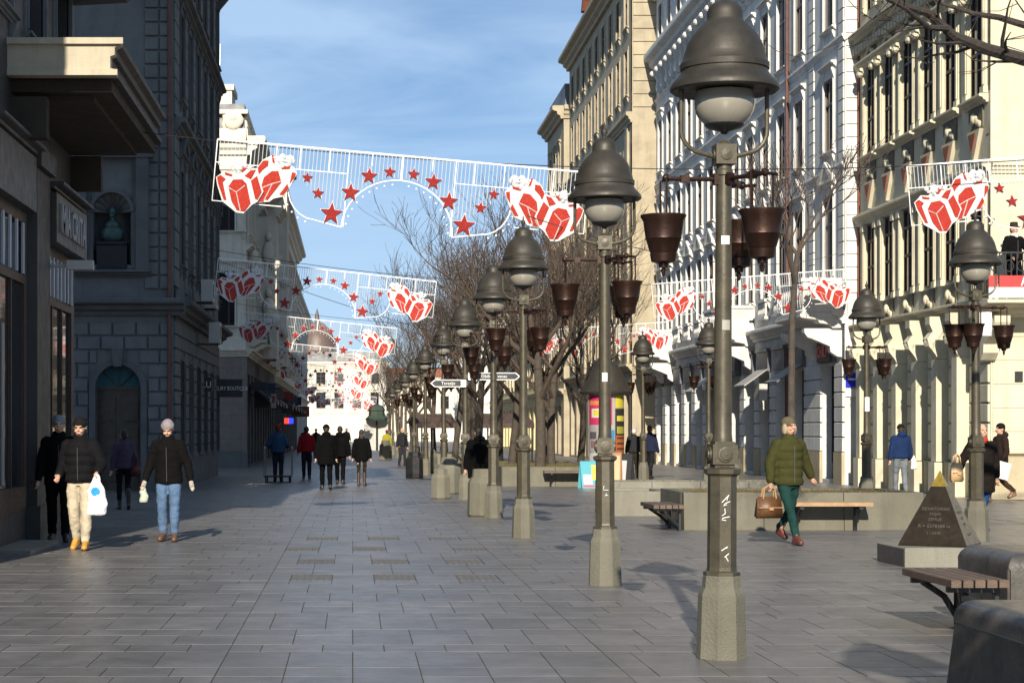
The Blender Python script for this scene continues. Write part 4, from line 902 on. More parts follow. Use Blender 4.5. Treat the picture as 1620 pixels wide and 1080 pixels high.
GIFTS = [gift([(40, 500), (85, 465), (110, 440), (250, 470), (350, 420), (425, 415), (455, 520), (500, 640), (450, 735), (400, 765), (330, 845), (260, 835), (120, 730), (60, 580)],
    [[(50, 500), (85, 480), (135, 520), (110, 548), (160, 722), (130, 712), (65, 560)], [(165, 590), (205, 525), (290, 522), (335, 565), (390, 750), (340, 828), (265, 815), (205, 725)], [(310, 490), (360, 438), (412, 432), (372, 522)], [(372, 535), (428, 490), (485, 640), (452, 715), (428, 708)], [(118, 452), (195, 478), (188, 494), (125, 478)], [(302, 392), (335, 388), (288, 458), (272, 446)]],
    [(260, 410, 42, 75)], [[(170, 600), (245, 645), (320, 580)], [(245, 645), (300, 825)]], 1),
  gift([(395, 440), (465, 330), (560, 280), (640, 400), (750, 390), (800, 460), (740, 600), (690, 680), (600, 700), (560, 730), (445, 740), (470, 600), (430, 490)],
    [[(402, 440), (470, 340), (520, 340), (520, 388), (470, 430), (432, 482)], [(470, 600), (490, 500), (560, 440), (622, 440), (660, 545), (545, 715), (502, 700), (488, 645)], [(650, 662), (718, 560), (735, 600), (690, 668)], [(738, 560), (752, 450), (790, 460), (778, 505)], [(545, 282), (565, 290), (582, 372), (558, 350)], [(645, 402), (735, 394), (725, 418), (652, 422)], [(456, 732), (496, 668), (512, 728)]],
    [(640, 340, 45, 80)], [[(480, 600), (575, 560), (655, 540)], [(575, 560), (515, 710)]], 2)]
STARS = [(.19, -.275, .10), (.51, -.365, .135), (.78, -.65, .15), (1.05, -1.01, .18), (1.29, -.71, .10), (1.48, -.48, .09)]
STARM = {r: MB().prism(star_poly(r), -.02, .02).mesh('star', M_REDSTAR) for _, _, r in STARS}
STARB = {r: MB().prism(star_poly(r*1.16), -.008, .008).mesh('star_backing', M_TINSEL) for _, _, r in STARS}
def panel_frame():
    f = MB(); W = 2.95; r = .0095
    f.tube([(-W, 0, 0), (W, 0, 0)], .016, 6)
    for s in (-1, 1):
        f.tube([(s*W, 0, 0), (s*W, 0, -.97), (s*1.85, 0, -.97)], r, 5); f.tube([(s*W, 0, -.36), (s*.85, 0, -.36)], r*.8, 5)
        arc = [(s*.88*sin(t), 0, -.39-.82*(1-cos(t))) for t in [pi/2*i/10 for i in range(11)]]; f.tube(arc, r*1.2, 5)
        f.tube([(s*.88, 0, -1.21), (s*1.325, 0, -1.13)], r*1.1, 5)
        f.tube([(s*(1.325+.45*sin(t)), 0, -1.13+.52*(1-cos(t))) for t in [pi/2*i/6 for i in range(7)]], r*1.1, 5)
        for x, z in ((.85, -1.2), (1.15, -.36), (1.62, -.36), (2.0, -.36), (.48, -.2), (2.4, -.36)): f.tube([(s*x, 0, 0), (s*x, 0, z)], r*.9, 5)
    f.tube([(0, 0, 0), (0, 0, -.4)], .02, 6)
    st = MB()
    def low(x):
        x = abs(x)
        if x < .88: return -.39-.82*(1-sqrt(max(0, 1-(x/.88)**2)))*1.0+.04
        if x < 1.1: return -.9
        if x < 1.75: return -.9+.75*(x-1.1)
        return -.4
    x = -2.9
    while x < 2.92:
        st.tube([(x, 0, 0), (x, 0, max(low(x), -1.15))], .0062, 3, False); x += .062
    bl = MB()
    for s in (-1, 1):
        for i in range(1, 10):
            t = pi/2*i/10; bl.ball((s*(.88-.06)*sin(t), 0, -.39-.82*(1-cos(t))-.07), .017, 5, 4)
        for i in range(1, 6):
            t = pi/2*i/6; bl.ball((s*(1.325+.5*sin(t)), 0, -1.13+.52*(1-cos(t))-.06), .017, 5, 4)
    return f.mesh('frame', M_WHITEP), st.mesh('light_strands', M_STRAND), bl.mesh('bulbs', M_WHITEP)
PF = panel_frame()
def panel(X, Y, Z, tilt, label, s=1.0):
    t = thing('light_panel', label, 'christmas lights', (X, Y, Z), 0, 'christmas light panels strung over the street'); t.rotation_euler = (0, tilt, 0); t.scale = (s, s, s)
    for n, me in zip(('frame', 'light_strands', 'bulbs'), PF): link(n, me, t)
    for sg in (-1, 1):
        for x, z, r in STARS:
            o = link('star', STARM[r], t, (sg*x, -.03, z)); link('star_backing', STARB[r], o, (0, .025, 0))
        for j, (gb, gr, gs) in enumerate(GIFTS):
            o = link('gift', gb, t, (0, -.10+.055*j, 0)); o.scale = (-sg, 1, 1); link('gift_face', gr, o); link('gift_ribbon', gs, o)
    return t
TL = math.atan(.09)
for i, (x, y, D, lab) in enumerate(((638, 247, 30.0, 'nearest wide light panel strung high across the lamp row'), (518, 427, 51.0, 'second light panel, half in shadow of the left houses'), (503.5, 506, 70.6, 'third light panel, small and mostly shaded'),
        (507, 548, 92, 'fourth light panel down the street'), (513, 579, 116, 'fifth light panel down the street'), (517, 602, 144, 'sixth light panel down the street'), (542, 622, 163, 'seventh light panel down the street'), (528, 612, 180, 'eighth light panel, tiny and far down the street'), (548, 631, 205, 'farthest tiny light panel at the end of the street'))):
    panel(PX(x, D), D, PZ(y, D), TL*(1.0 if i == 0 else 1.2), lab)
panel(9.06+2.94, 31.0, 6.14, -math.atan(.08), 'light panel entering the picture at the right before the corner house')
panel((8.68+14.3)/2, 54.8, 6.03, -math.atan(.078), 'light panel hanging before the palace windows', .97)
panel(10.2, 79, 5.9, -math.atan(.07), 'light panel half hidden by bare trees near the gabled house')
def cable(p0, p1, sag, lab, r=.008):
    pts = [tuple(p0[k]+(p1[k]-p0[k])*t-(sag*4*t*(1-t) if k == 2 else 0) for k in range(3)) for t in [i/16 for i in range(17)]]
    MB().tube(pts, r, 5).build('hanging_cable', M_BLACK, None, label=lab, category='cable', group='wires carrying the light panels')
cable((-4.2, 30, 6.42), (13.9, 30.5, 6.2), .55, 'wire carrying the nearest light panel across the street')
cable((-4.3, 51, 6.55), (8.7, 52, 5.6), .35, 'wire carrying the second light panel across the street')
cable((-4.3, 70.6, 6.3), (9, 71, 5.6), .4, 'wire carrying the third light panel across the street')
cable((8.98, 31, 5.9), (14.9, 44, 6.5), .2, 'wire from the right light panel to the corner house')
cable((2.6, 28.2, 4.78), (14.3, 56, 6.8), .5, 'loose wire running from the third lamp to the palace')
cable((-4.6, 52, 6.6), (7.5, 58, 3.4), .3, 'loose wire sagging below the nearest light panel towards the trees')

# ------------------------------------------------------------------ bare winter trees
def tree_mesh(seed, H, r0, fork, spread, levels=5, first=None, nb=(2, 3), ht=.42, twig=1.0, up=.25):
    rnd = random.Random(seed); T = MB(); C = MB()
    def seg(p, d, ln, r, lv, mb):
        n = 5 if lv < 2 else 3; pts = [p]; rs = [r]; q = p.copy(); dd = d.copy()
        for i in range(n):
            dd = (dd+Vector((rnd.uniform(-1, 1), rnd.uniform(-1, 1), rnd.uniform(-.6, .9)))*(.16 if lv < 2 else .26)+Vector((0, 0, up*.12))).normalized()
            q = q+dd*ln/n; pts.append(q.copy()); rs.append(max(.006, r*(1-.42*(i+1)/n)))
        mb.tube(pts, rs, 8 if lv == 0 else (6 if lv == 1 else (4 if lv == 2 else 3)), lv < 2)
        return pts, rs, dd
    def rec(p, d, ln, r, lv):
        pts, rs, dd = seg(p, d, ln, r, lv, C)
        if lv >= levels: return
        k = rnd.randint(*nb)+(1 if lv == 2 else (2 if lv >= 3 else 0))
        for j in range(k):
            i = len(pts)-1 if j == 0 else rnd.randint(max(1, len(pts)-3), len(pts)-1)
            ax = Vector((rnd.uniform(-1, 1), rnd.uniform(-1, 1), rnd.uniform(-.3, .8))).normalized()
            nd = (dd*(1.0 if j == 0 else .75)+ax*spread*(.5 if j == 0 else 1.0)+Vector((0, 0, up*.4))).normalized()
            rec(pts[i], nd, ln*rnd.uniform(.62, .84), max(.0064, rs[i]*(.85 if j == 0 else .62)), lv+1)
    h0 = H*ht; pts = []; rs = []; p = Vector((0, 0, -.05)); dd = Vector((rnd.uniform(-.05, .05), rnd.uniform(-.05, .05), 1)).normalized()
    for i in range(9):
        pts.append(p.copy()); rs.append(r0*(1.25 if i == 0 else 1-.035*i)); dd = (dd+Vector((rnd.uniform(-.05, .05), rnd.uniform(-.05, .05), .1))).normalized(); p = p+dd*h0/8
    T.tube(pts, rs, 10)
    for j in range(fork):
        a = 2*pi*j/fork+rnd.uniform(-.5, .5); i = rnd.choice((8, 8, 7, 6, 5)) if j else 8
        nd = Vector((cos(a)*spread*1.1, sin(a)*spread*1.1, .85+rnd.uniform(-.1, .2))).normalized()
        rec(pts[i], nd, (H-h0)*rnd.uniform(.36, .46), rs[i]*.66, 1)
    return T.mesh('trunk', M_BARK, 60), C.mesh('crown', M_TWIG)
TREES = [tree_mesh(11, 9.6, .17, 4, .75, 5), tree_mesh(23, 9.0, .15, 5, .8, 5), tree_mesh(35, 8.2, .14, 4, .7, 5)]
def tree(X, Y, k, label, rz=0.0, s=1.0, z=0.0):
    t = thing('bare_tree', label, 'tree', (X, Y, z), rz, 'bare trees along the promenade'); t.scale = (s, s, s)
    link('trunk', TREES[k][0], t); link('crown', TREES[k][1], t)
for i, (X, Y, k, rz, s, lab) in enumerate(((5.55, 56.3, 0, .4, 1.0, 'bare tree with the tall trunk in the grassy planter behind the lamp row'), (6.15, 58.5, 1, 2.0, .92, 'bare tree right of the tall one in the grassy planter'), (5.1, 61, 2, 4.1, 1.0, 'bare tree just left of the grassy planter'),
        (4.6, 70, 1, 1.0, 1.0, 'bare tree behind the sixth lamp'), (5.9, 76, 0, 3.0, 1.0, 'bare tree standing behind the grassy planter in the second row'), (4.5, 84, 2, 5.0, 1.1, 'bare tree behind the eighth lamp'), (5.6, 92, 0, 5.5, 1.0, 'bare tree before the cafe shelter'),
        (4.4, 102, 1, 2.5, 1.05, 'bare tree left of the cafe shelter'), (5.6, 114, 2, .8, 1.1, 'bare tree behind the cafe shelter'), (4.3, 128, 0, 1.7, 1.0, 'bare tree far down behind the lamp row'), (4.6, 146, 1, 3.7, 1.0, 'bare tree in the distance, last but one of the row'), (4.2, 165, 0, 4.4, 1.0, 'last bare tree visible at the end of the row'), (6.6, 63, 2, 1.2, 1.0, 'bare tree at the back of the grassy planter'), (6.0, 68, 0, 4.9, .95, 'bare tree between the grassy planter and the sixth lamp'), (4.9, 79, 1, .2, 1.0, 'bare tree behind the seventh lamp'), (3.6, 182, 1, 2.2, 1.0, 'bare tree beyond the end of the lamp row'), (4.8, 200, 2, .9, 1.1, 'bare tree before the domed building at the far end'), (7.9, 66, 1, .3, .9, 'bare tree before the gabled house'), (8.4, 82, 2, 3.3, 1.1, 'bare tree against the gabled house front'))):
    tree(X, Y, k, lab, rz, s)
def slim_tree():
    T, C = tree_mesh(51, 6.6, .066, 5, .55, 4, nb=(2, 3), ht=.62)
    t = thing('slim_tree', 'slim young street tree with a straight pale trunk before the palace', 'tree', (7.42, 31.7, .5)); link('trunk', T, t); link('crown', C, t)
slim_tree()
def overhang():
    t = thing('overhanging_tree', 'dark branches of a bare tree reaching in at the top right corner', 'tree', (10.6, 21.5, 0)); rnd = random.Random(77)
    b = MB(); b.tube([(0, 0, -.05), (.05, 0, 2), (-.05, .1, 4), (-.2, .1, 5.2)], [.24, .19, .17, .14], 10); b.build('trunk', M_BARKD, t, smooth=60)
    c = MB()
    def limb(pts, r0, n, sub):
        P = [Vector(p) for p in pts]; rs = [r0*(1-.75*i/(len(P)-1)) for i in range(len(P))]; c.tube(P, rs, 7)
        for i in range(n):
            k = rnd.randint(1, len(P)-1); f = rnd.random(); p = P[k-1].lerp(P[k], f); d = (P[k]-P[k-1]).normalized()
            d2 = (d+Vector((rnd.uniform(-.9, .9), rnd.uniform(-.9, .9), rnd.uniform(-.7, .9)))).normalized(); ln = rnd.uniform(.5, 1.3)*sub
            q = [p]; dd = d2
            for _ in range(4): dd = (dd+Vector((rnd.uniform(-.3, .3), rnd.uniform(-.3, .3), rnd.uniform(-.2, .35)))).normalized(); q.append(q[-1]+dd*ln/4)
            c.tube(q, [max(.004, rs[k]*.4*(1-.2*j)) for j in range(5)], 4)
            for _ in range(3):
                k2 = rnd.randint(1, 4); dd = (Vector((rnd.uniform(-1, 1), rnd.uniform(-1, 1), rnd.uniform(-.6, 1)))).normalized(); c.tube([q[k2], q[k2]+dd*.25*sub, q[k2]+dd*.5*sub+Vector((0, 0, .08))], [.006, .005, .003], 3)
    O = Vector((10.6, 21.5, 0)); W = lambda x, y, D: Vector((PX(x, D), D, PZ(y, D)))-O
    A = Vector((-.2, .1, 5.0))
    limb([A, W(1640, 100, 20.6), W(1560, 78, 20.2), W(1510, 58, 20), W(1470, 22, 19.8), W(1420, 6, 19.5), W(1370, -20, 19.2)], .085, 9, .9)
    limb([A+Vector((0, 0, .15)), W(1640, 46, 21), W(1580, 28, 21), W(1540, 22, 21.2), W(1490, 6, 21.4), W(1440, -40, 21.4)], .05, 9, .8)
    limb([W(1500, 46, 19.95), W(1470, 44, 19.6), W(1430, 12, 19.2), W(1392, -8, 19)], .04, 7, .7)
    limb([A, (1.2, .4, 7), (2.0, .2, 8.5)], .1, 8, 1.2); limb([A, (-.6, -.8, 6.6), (-1.2, -1.5, 7.8)], .09, 8, 1.2)
    c.build('crown', M_BARKD, t)
overhang()

# ------------------------------------------------------------------ planters, benches, bins and the pyramid
def grass_tuft_mesh(x0, x1, y0, y1, z, n, h, seed, m, name, parent):
    rnd = random.Random(seed); b = MB()
    for i in range(n):
        x, y = rnd.uniform(x0, x1), rnd.uniform(y0, y1); a = rnd.uniform(0, pi); l = h*rnd.uniform(.4, 1.1); dx, dy = .008*cos(a), .008*sin(a); tx, ty = rnd.uniform(-.05, .05), rnd.uniform(-.05, .05)
        b.add([(x-dx, y-dy, z), (x+dx, y+dy, z), (x+tx, y+ty, z+l)], [(0, 1, 2)])
    return b.build(name, m, parent, kind='stuff')
def planter(x0, x1, y0, y1, h, label, mw=None, soil=M_SOIL, seed=1, grass=1500, name='stone_planter', mg=None, taper=.06):
    t = thing(name, label, 'planter', ((x0+x1)/2, y0, 0)); cx = (x0+x1)/2; a, b_ = x0-cx, x1-cx; d = y1-y0; k = 0
    n = max(1, round((b_-a)/1.25)); w = (b_-a)/n; t_ = .22
    mw = mw or M_CONC
    def blk(xa, xb, ya, yb): return MB().add([(xa, ya-(taper if ya == 0 else 0), 0), (xb, ya-(taper if ya == 0 else 0), 0), (xb, yb, 0), (xa, yb, 0), (xa, ya, h), (xb, ya, h), (xb, yb, h), (xa, yb, h)], [(0, 3, 2, 1), (4, 5, 6, 7), (0, 1, 5, 4), (1, 2, 6, 5), (2, 3, 7, 6), (3, 0, 4, 7)])
    for i in range(n):
        blk(a+i*w+.006, a+(i+1)*w-.006, 0, t_).build('wall_panel', mw, t); MB().box(a+i*w+.006, a+(i+1)*w-.006, d-t_, d, 0, h).build('wall_panel', mw, t)
    nd = max(1, round((d-2*t_)/1.4)); wd = (d-2*t_)/nd
    for i in range(nd):
        for xa in (a, b_-t_): MB().box(xa, xa+t_, t_+i*wd+.006, t_+(i+1)*wd-.006, 0, h).build('wall_panel', mw, t)
    MB().box(a+t_, b_-t_, t_, d-t_, 0, h-.05).build('soil', soil, t)
    if grass: grass_tuft_mesh(a+t_, b_-t_, t_, d-t_, h-.06, grass, .08, seed, mg or M_GRASS, 'dry_grass', t)
    return t
planter(5.3, 9.15, 30.4, 32.7, .60, 'long concrete planter with dry grass behind the person in green', seed=4, grass=3500, mg=mat('dry_brown_grass', (.13, .085, .03), .9, var=.5, vscale=6, col2=(.07, .06, .02)))
planter(4.25, 7.3, 54.0, 64, .55, 'concrete planter with grass and bare trees behind the lamp row', seed=5, grass=9000)
planter(5.75, 10.2, 43.5, 45.0, .42, 'low pale stone planter behind the small wooden bench', M_CONCL, seed=6, grass=1200)
planter(4.75, 6.0, 35.3, 37.2, .46, 'pale cut-stone seat block at the end of the slatted bench', M_CONCL, seed=7, grass=0, soil=M_CONCL, taper=0)
planter(3.4, 4.9, 62, 66, .5, 'small concrete planter between the lamp row and the trees', seed=8, grass=800)
planter(3.3, 5.2, 88, 96, .5, 'distant concrete planter beside the cafe shelter', seed=9, grass=500)
def bench(X, Y, w, d, n, z, rz, label, mw, legs=True):
    t = thing('bench', label, 'bench', (X, Y, 0), rz); sd = d/n
    for i in range(n): MB().slab(-w/2, w/2, i*sd+.008, (i+1)*sd-.008, z-.06, z, .008).build('slat', mw, t)
    for s in (-1, 1):
        b = MB(); b.box(s*w*.36-.03, s*w*.36+.03, .03, d-.03, z-.11, z-.062)
        b.tube([(s*w*.36, .12, z-.1), (s*w*.36, .3, z-.22), (s*w*.36, d-.05, .06)], .028, 6); b.tube([(s*w*.36, d-.05, z-.1), (s*w*.36, d-.05, 0)], .03, 6); b.build('leg', M_BLACK, t)
    return t
bench(7.55, 29.85, 1.3, .45, 4, .46, 0, 'sunlit backless plank bench fixed to the long planter', M_WOODL)
bench(4.74, 30.6, 1.4, .5, 5, .42, -pi/2, 'small slatted bench at the end of the long planter', M_WOOD)
b_ = bench(6.15, 53.4, 1.5, .45, 4, .45, 0, 'dark bench in front of the grassy tree planter', M_WOOD)
bench(4.57, 15.15, 1.3, .46, 5, .455, -pi/2, 'slatted wooden bench fixed to the dark granite block', M_WOOD)
def granite_block(X0, X1, Y0, Y1, h, label, r=.14, hole=None):
    t = thing('granite_block', label, 'planter', ((X0+X1)/2, Y0, 0)); a = (X1-X0)/2; d = Y1-Y0; bm = bmesh.new()
    bmesh.ops.create_cube(bm, size=1); bmesh.ops.scale(bm, vec=(2*a, d, h-.17), verts=bm.verts); bmesh.ops.translate(bm, vec=(0, d/2, .17+(h-.17)/2), verts=bm.verts)
    top = [e for e in bm.edges if all(v.co.z > h-.01 for v in e.verts)]; bmesh.ops.bevel(bm, geom=top, offset=r, segments=6, profile=.5, affect='EDGES')
    ver = [e for e in bm.edges if abs(e.verts[0].co.z-e.verts[1].co.z) > .1]; bmesh.ops.bevel(bm, geom=ver, offset=.02, segments=2, affect='EDGES')
    me = bpy.data.meshes.new('cap'); bm.to_mesh(me); bm.free(); me.materials.append(M_GRANITE); me.polygons.foreach_set('use_smooth', [True]*len(me.polygons)); me.set_sharp_from_angle(angle=radians(40)); link('cap', me, t)
    MB().box(-a+.012, a-.012, .012, d-.012, 0, .1695).build('plinth', M_GRANITEB, t)
    MB().lathe([(.16, 0), (.16, .006), (.13, .008), (.12, -.02)], 18).build('top_ring', M_BLACK, t, (a*.35, d*.45, h-.004))
    return t
granite_block(5.1, 7.4, 14.75, 16.0, .645, 'dark rounded granite block behind the slatted bench')
def near_block():
    # the nearest block: rounded cap over a slightly battered body with a thin metal seam
    X0, X1, Y0, Y1, h = 3.58, 5.5, 9.2, 11.3, .60; t = thing('granite_block', 'nearest dark granite block cut by the lower right corner', 'planter', ((X0+X1)/2, Y0, 0)); a = (X1-X0)/2; d = Y1-Y0
    bm = bmesh.new(); bmesh.ops.create_cube(bm, size=1); bmesh.ops.scale(bm, vec=(2*a, d, .13), verts=bm.verts); bmesh.ops.translate(bm, vec=(0, d/2, h-.065), verts=bm.verts)
    top = [e for e in bm.edges if all(v.co.z > h-.01 for v in e.verts)]; bmesh.ops.bevel(bm, geom=top, offset=.11, segments=6, profile=.5, affect='EDGES')
    me = bpy.data.meshes.new('cap'); bm.to_mesh(me); bm.free(); me.materials.append(M_GRANITE); me.polygons.foreach_set('use_smooth', [True]*len(me.polygons)); me.set_sharp_from_angle(angle=radians(40)); link('cap', me, t)
    MB().box(-a+.004, a-.004, .004, d-.004, h-.142, h-.131).build('seam', M_CONCL, t)
    MB().add([(-a-.04, -.04, 0), (a+.04, -.04, 0), (a+.04, d+.04, 0), (-a-.04, d+.04, 0), (-a+.006, .006, h-.143), (a-.006, .006, h-.143), (a-.006, d-.006, h-.143), (-a+.006, d-.006, h-.143)], [(0, 3, 2, 1), (4, 5, 6, 7), (0, 1, 5, 4), (1, 2, 6, 5), (2, 3, 7, 6), (3, 0, 4, 7)]).build('body', M_GRANITEB, t)
    MB().lathe([(.2, 0), (.2, .006), (.17, .008), (.16, -.02)], 18).build('top_ring', M_BLACK, t, (.28, .95, h-.003))
near_block()
def pyramid():
    X, Y = PX(1487, 22.75), 22.75; t = thing('pyramid_monument', 'dark bronze pyramid with a brass tip and worn inscriptions on a stone slab', 'monument', (X, Y, 0))
    MB().slab(-.60, .80, -.62, .55, 0, .225, .012).build('slab', M_CONCL, t)
    MB().box(-.606, -.601, -.60, .53, .004, .21).build('slab_side', M_GRANITE, t)
    r = .56; z0, z1 = .226, 1.12; A = [radians(-75+90*k) for k in range(4)]; zt = .93; f = (z1-zt)/(z1-z0)
    P = lambda k, q, z: (q*r*cos(A[k]), q*r*sin(A[k]), z)
    b = MB(); b.add([P(k, 1, z0) for k in range(4)]+[P(k, 1, z0+.02) for k in range(4)]+[P(k, f, zt) for k in range(4)], [(3, 2, 1, 0)]+[(k, (k+1) % 4, (k+1) % 4+4, k+4) for k in range(4)]+[(k+4, (k+1) % 4+4, (k+1) % 4+8, k+8) for k in range(4)]+[(8, 9, 10, 11)])
    b.build('body', mat('dark_bronze', (.034, .024, .013), .34, metal=.5, var=.4, vscale=10, dirt=.3), t)
    b = MB(); b.add([P(k, f*1.03, zt-.003) for k in range(4)]+[(0, 0, z1)], [(0, 1, 4), (1, 2, 4), (2, 3, 4), (3, 0, 4), (3, 2, 1, 0)]); b.build('tip', M_GOLD, t)
    m = plain('worn_inscription', (.06, .052, .04))
    # inscriptions lie on the two visible faces
    for k, lines in ((3, (('EKVATORSKI', .66, .055), ('POJAS', .6, .05), ('ZEMLJE', .54, .05), ('R = 6378388 m', .46, .06), ('1 : 6378', .38, .05))), (0, (('MERIDIJAN', .62, .045), ('20 27', .55, .045), ('44 49', .48, .045), ('m n.v. 117', .36, .045)))):
        a, c = Vector(P(k, 1, z0+.02)), Vector(P((k+1) % 4, 1, z0+.02)); ap = Vector((0, 0, z1)); mid = (a+c)/2; up = (ap-mid).normalized(); rt = (c-a).normalized(); nm = rt.cross(up)
        R = Matrix((rt, up, nm)).transposed().to_4x4()
        for txt, z, s in lines:
            q = (z-z0-.02)/(z1-z0-.02); p = mid+(ap-mid)*q+nm*.002
            me = text_mesh(txt, s, .001); me.materials.clear(); me.materials.append(m); o = link('inscription', me, t); o.matrix_local = Matrix.Translation(p) @ R
pyramid()
def bin_(X, Y, s, label, m, dark=False):
    t = thing('litter_bin', label, 'bin', (X, Y, 0), random.Random(int(Y*10)).uniform(-.15, .15), 'concrete litter bins')
    MB().lathe([(.27*s, 0), (.30*s, .03), (.29*s, .62*s), (.25*s, .70*s), (.21*s, .73*s), (.20*s, .86*s), (.17*s, .88*s), (.16*s, .70*s)], 8, a0=pi/8).build('body', m, t)
    MB().lathe([(.155*s, .60*s), (.155*s, .84*s)], 16).build('liner', M_BLACK, t)
bin_(2.42, 35.2, 1.0, 'concrete litter bin beside the fourth lamp', M_CONC)
bin_(2.42, 47.6, 1.05, 'concrete litter bin beside the fifth lamp', M_CONC); bin_(2.05, 44.2, .8, 'narrow concrete bin touching the fifth lamp base', M_CONC)
bin_(2.05, 63, 1.0, 'black litter bin between the sixth and seventh lamps', M_BLACK); bin_(1.75, 101, 1.2, 'concrete bin far down the street beside the yellow vest', M_CONC)
bin_(2.9, 71, 1.0, 'concrete bin behind the seventh lamp', M_CONC)
bin_(9.9, 49.5, 1.0, 'concrete bin before the palace shop fronts', M_CONC)

# ------------------------------------------------------------------ poster column, boards, cafe, kiosk
def poster_column():
    Y = 53.6; X = PX(959, Y); t = thing('poster_column', 'round advertising column with posters and a bell-shaped grey roof', 'advertising column', (X, Y, 0))
    MB().lathe([(.56, 0), (.56, .3), (.5, .33), (.5, 2.65)], 24).build('drum', M_STEEL if False else plain('column_grey', (.3, .3, .28)), t, smooth=40)
    MB().lathe([(.0, 2.6), (.74, 2.62), (.76, 2.68), (.70, 2.74), (.56, 3.0), (.40, 3.32), (.26, 3.52), (.1, 3.58), (.06, 3.75), (0, 3.85)], 24, cap=False).build('roof', M_HOOD, t, smooth=40)
    def arc(a0, a1, z0, z1, col, nm, r=.508):
        b = MB(); n = 8; A = [radians(a0+(a1-a0)*i/n) for i in range(n+1)]
        b.add([(r*cos(a), r*sin(a), z0) for a in A]+[(r*cos(a), r*sin(a), z1) for a in A], [(i, i+1, i+n+2, i+n+1) for i in range(n)]); return b.build(nm, plain('poster_%.2f_%.2f_%.2f' % col, tuple(c*.7 for c in col), .6, dirt=.4), t)
    arc(-165, -78, 1.75, 2.58, (.62, .03, .14), 'poster'); arc(-150, -110, 1.95, 2.2, (.75, .70, .62), 'poster', .512); arc(-140, -122, 2.0, 2.16, (.7, .6, .04), 'poster', .515); arc(-160, -90, 2.3, 2.42, (.75, .25, .08), 'poster', .512)
    arc(-165, -100, 1.0, 1.72, (.42, .38, .38), 'poster'); arc(-155, -120, 1.1, 1.3, (.25, .15, .14), 'poster', .512); arc(-160, -130, 1.35, 1.55, (.10, .09, .1), 'poster', .512)
    arc(-97, -70, 1.0, 1.6, (.05, .25, .55), 'poster'); arc(-97, -72, .6, .98, (.7, .7, .68), 'poster')
    arc(-68, -15, .75, 2.2, (.03, .025, .025), 'poster'); arc(-66, -20, .85, 1.45, (.45, .12, .03), 'poster', .512); arc(-62, -25, 1.85, 2.0, (.7, .6, .08), 'poster', .512); arc(-62, -25, 1.5, 1.7, (.42, .4, .06), 'poster', .512); arc(-66, -30, 2.22, 2.58, (.7, .6, .04), 'poster'); arc(-165, -120, .35, .95, (.6, .6, .58), 'poster')
    for k, z in enumerate((1.05, 1.2, 1.35)): arc(-62, -24, z, z+.05, (.05, .03, .03), 'print_line', .515)
poster_column()
def aboard(X, Y, w, h, rz, cols, label):
    t = thing('sandwich_board', label, 'sign', (X, Y, 0), rz, 'sandwich boards by the poster column'); k = .18
    for s in (-1, 1):
        b = MB(); b.add([(-w/2, s*k, 0), (w/2, s*k, 0), (w/2, s*.01, h), (-w/2, s*.01, h), (-w/2, s*k-s*.03, 0), (w/2, s*k-s*.03, 0), (w/2, s*.01-s*.03, h), (-w/2, s*.01-s*.03, h)], [(0, 1, 2, 3), (7, 6, 5, 4), (0, 4, 5, 1), (1, 5, 6, 2), (2, 6, 7, 3), (3, 7, 4, 0)]); b.build('leaf', plain('board_%s' % label[:8], tuple(c*.7 for c in cols[0])), t)
    for z0, z1, x0, x1, c in cols[1]:
        y = lambda z: -(k+(.01-k)*z)-.004
        MB().add([(x0*w-w/2, y(z0), z0*h), (x1*w-w/2, y(z0), z0*h), (x1*w-w/2, y(z1), z1*h), (x0*w-w/2, y(z1), z1*h)], [(0, 1, 2, 3)]).build('print', plain('print_%.2f_%.2f_%.2f' % c, c), t)
aboard(PX(934, 52.3), 52.3, .62, .75, .25, ((.12, .5, .62), ((.05, .12, .05, .95, (.55, .1, .15)), (.15, .5, .1, .5, (.75, .75, .7)), (.3, .85, .5, .85, (.7, .55, .1)))), 'light blue sandwich board at the foot of the poster column')
aboard(PX(972, 52.0), 52.0, .4, 1.0, -.3, ((.42, .2, .08), ((.1, .9, .1, .9, (.55, .35, .2)),)), 'brown sandwich board right of the blue one')
aboard(PX(988, 52.6), 52.6, .5, .95, -.6, ((.03, .03, .035), ((.2, .8, .2, .7, (.45, .45, .45)), (.02, .15, .1, .9, (.7, .7, .7)))), 'black sandwich board at the right of the poster column')
def cafe(X0, X1, Y0, Y1, z, label, m):
    t = thing('cafe_shelter', label, 'shelter', ((X0+X1)/2, Y0, 0)); a = (X1-X0)/2; d = Y1-Y0
    MB().add([(-a, 0, z), (a, 0, z), (a, d, z), (-a, d, z), (-a*.8, d*.2, z+.5), (a*.8, d*.2, z+.5), (a*.8, d*.8, z+.5), (-a*.8, d*.8, z+.5)], [(0, 3, 2, 1), (4, 5, 6, 7), (0, 1, 5, 4), (1, 2, 6, 5), (2, 3, 7, 6), (3, 0, 4, 7)]).build('canopy', m, t)
    MB().box(-a, a, -.02, .02, z-.25, z-.002).build('valance', m, t)
    for i in range(5): MB().box(-.04, .04, -.04, .04, 0, z).build('post', M_BLACK, t, (-a+.1+i*(2*a-.2)/4, .2, 0))
    for i in range(3): MB().lathe([(.03, .05), (.03, .7), (.35, .71), (.35, .74)], 10).lathe([(.2, 0), (.2, .04)], 10).build('table', M_WOOD, t, (-a+.6+i*1.1, 1.4, 0))
M_CAN = plain('dull_brown_canvas', (.07, .045, .038), .8)
cafe(2.9, 5.4, 98, 104, 1.95, 'low brown cafe shelter under the trees on the left', M_CAN); cafe(6.0, 9.2, 96, 103, 1.95, 'low brown cafe shelter under the trees on the right', M_CAN)
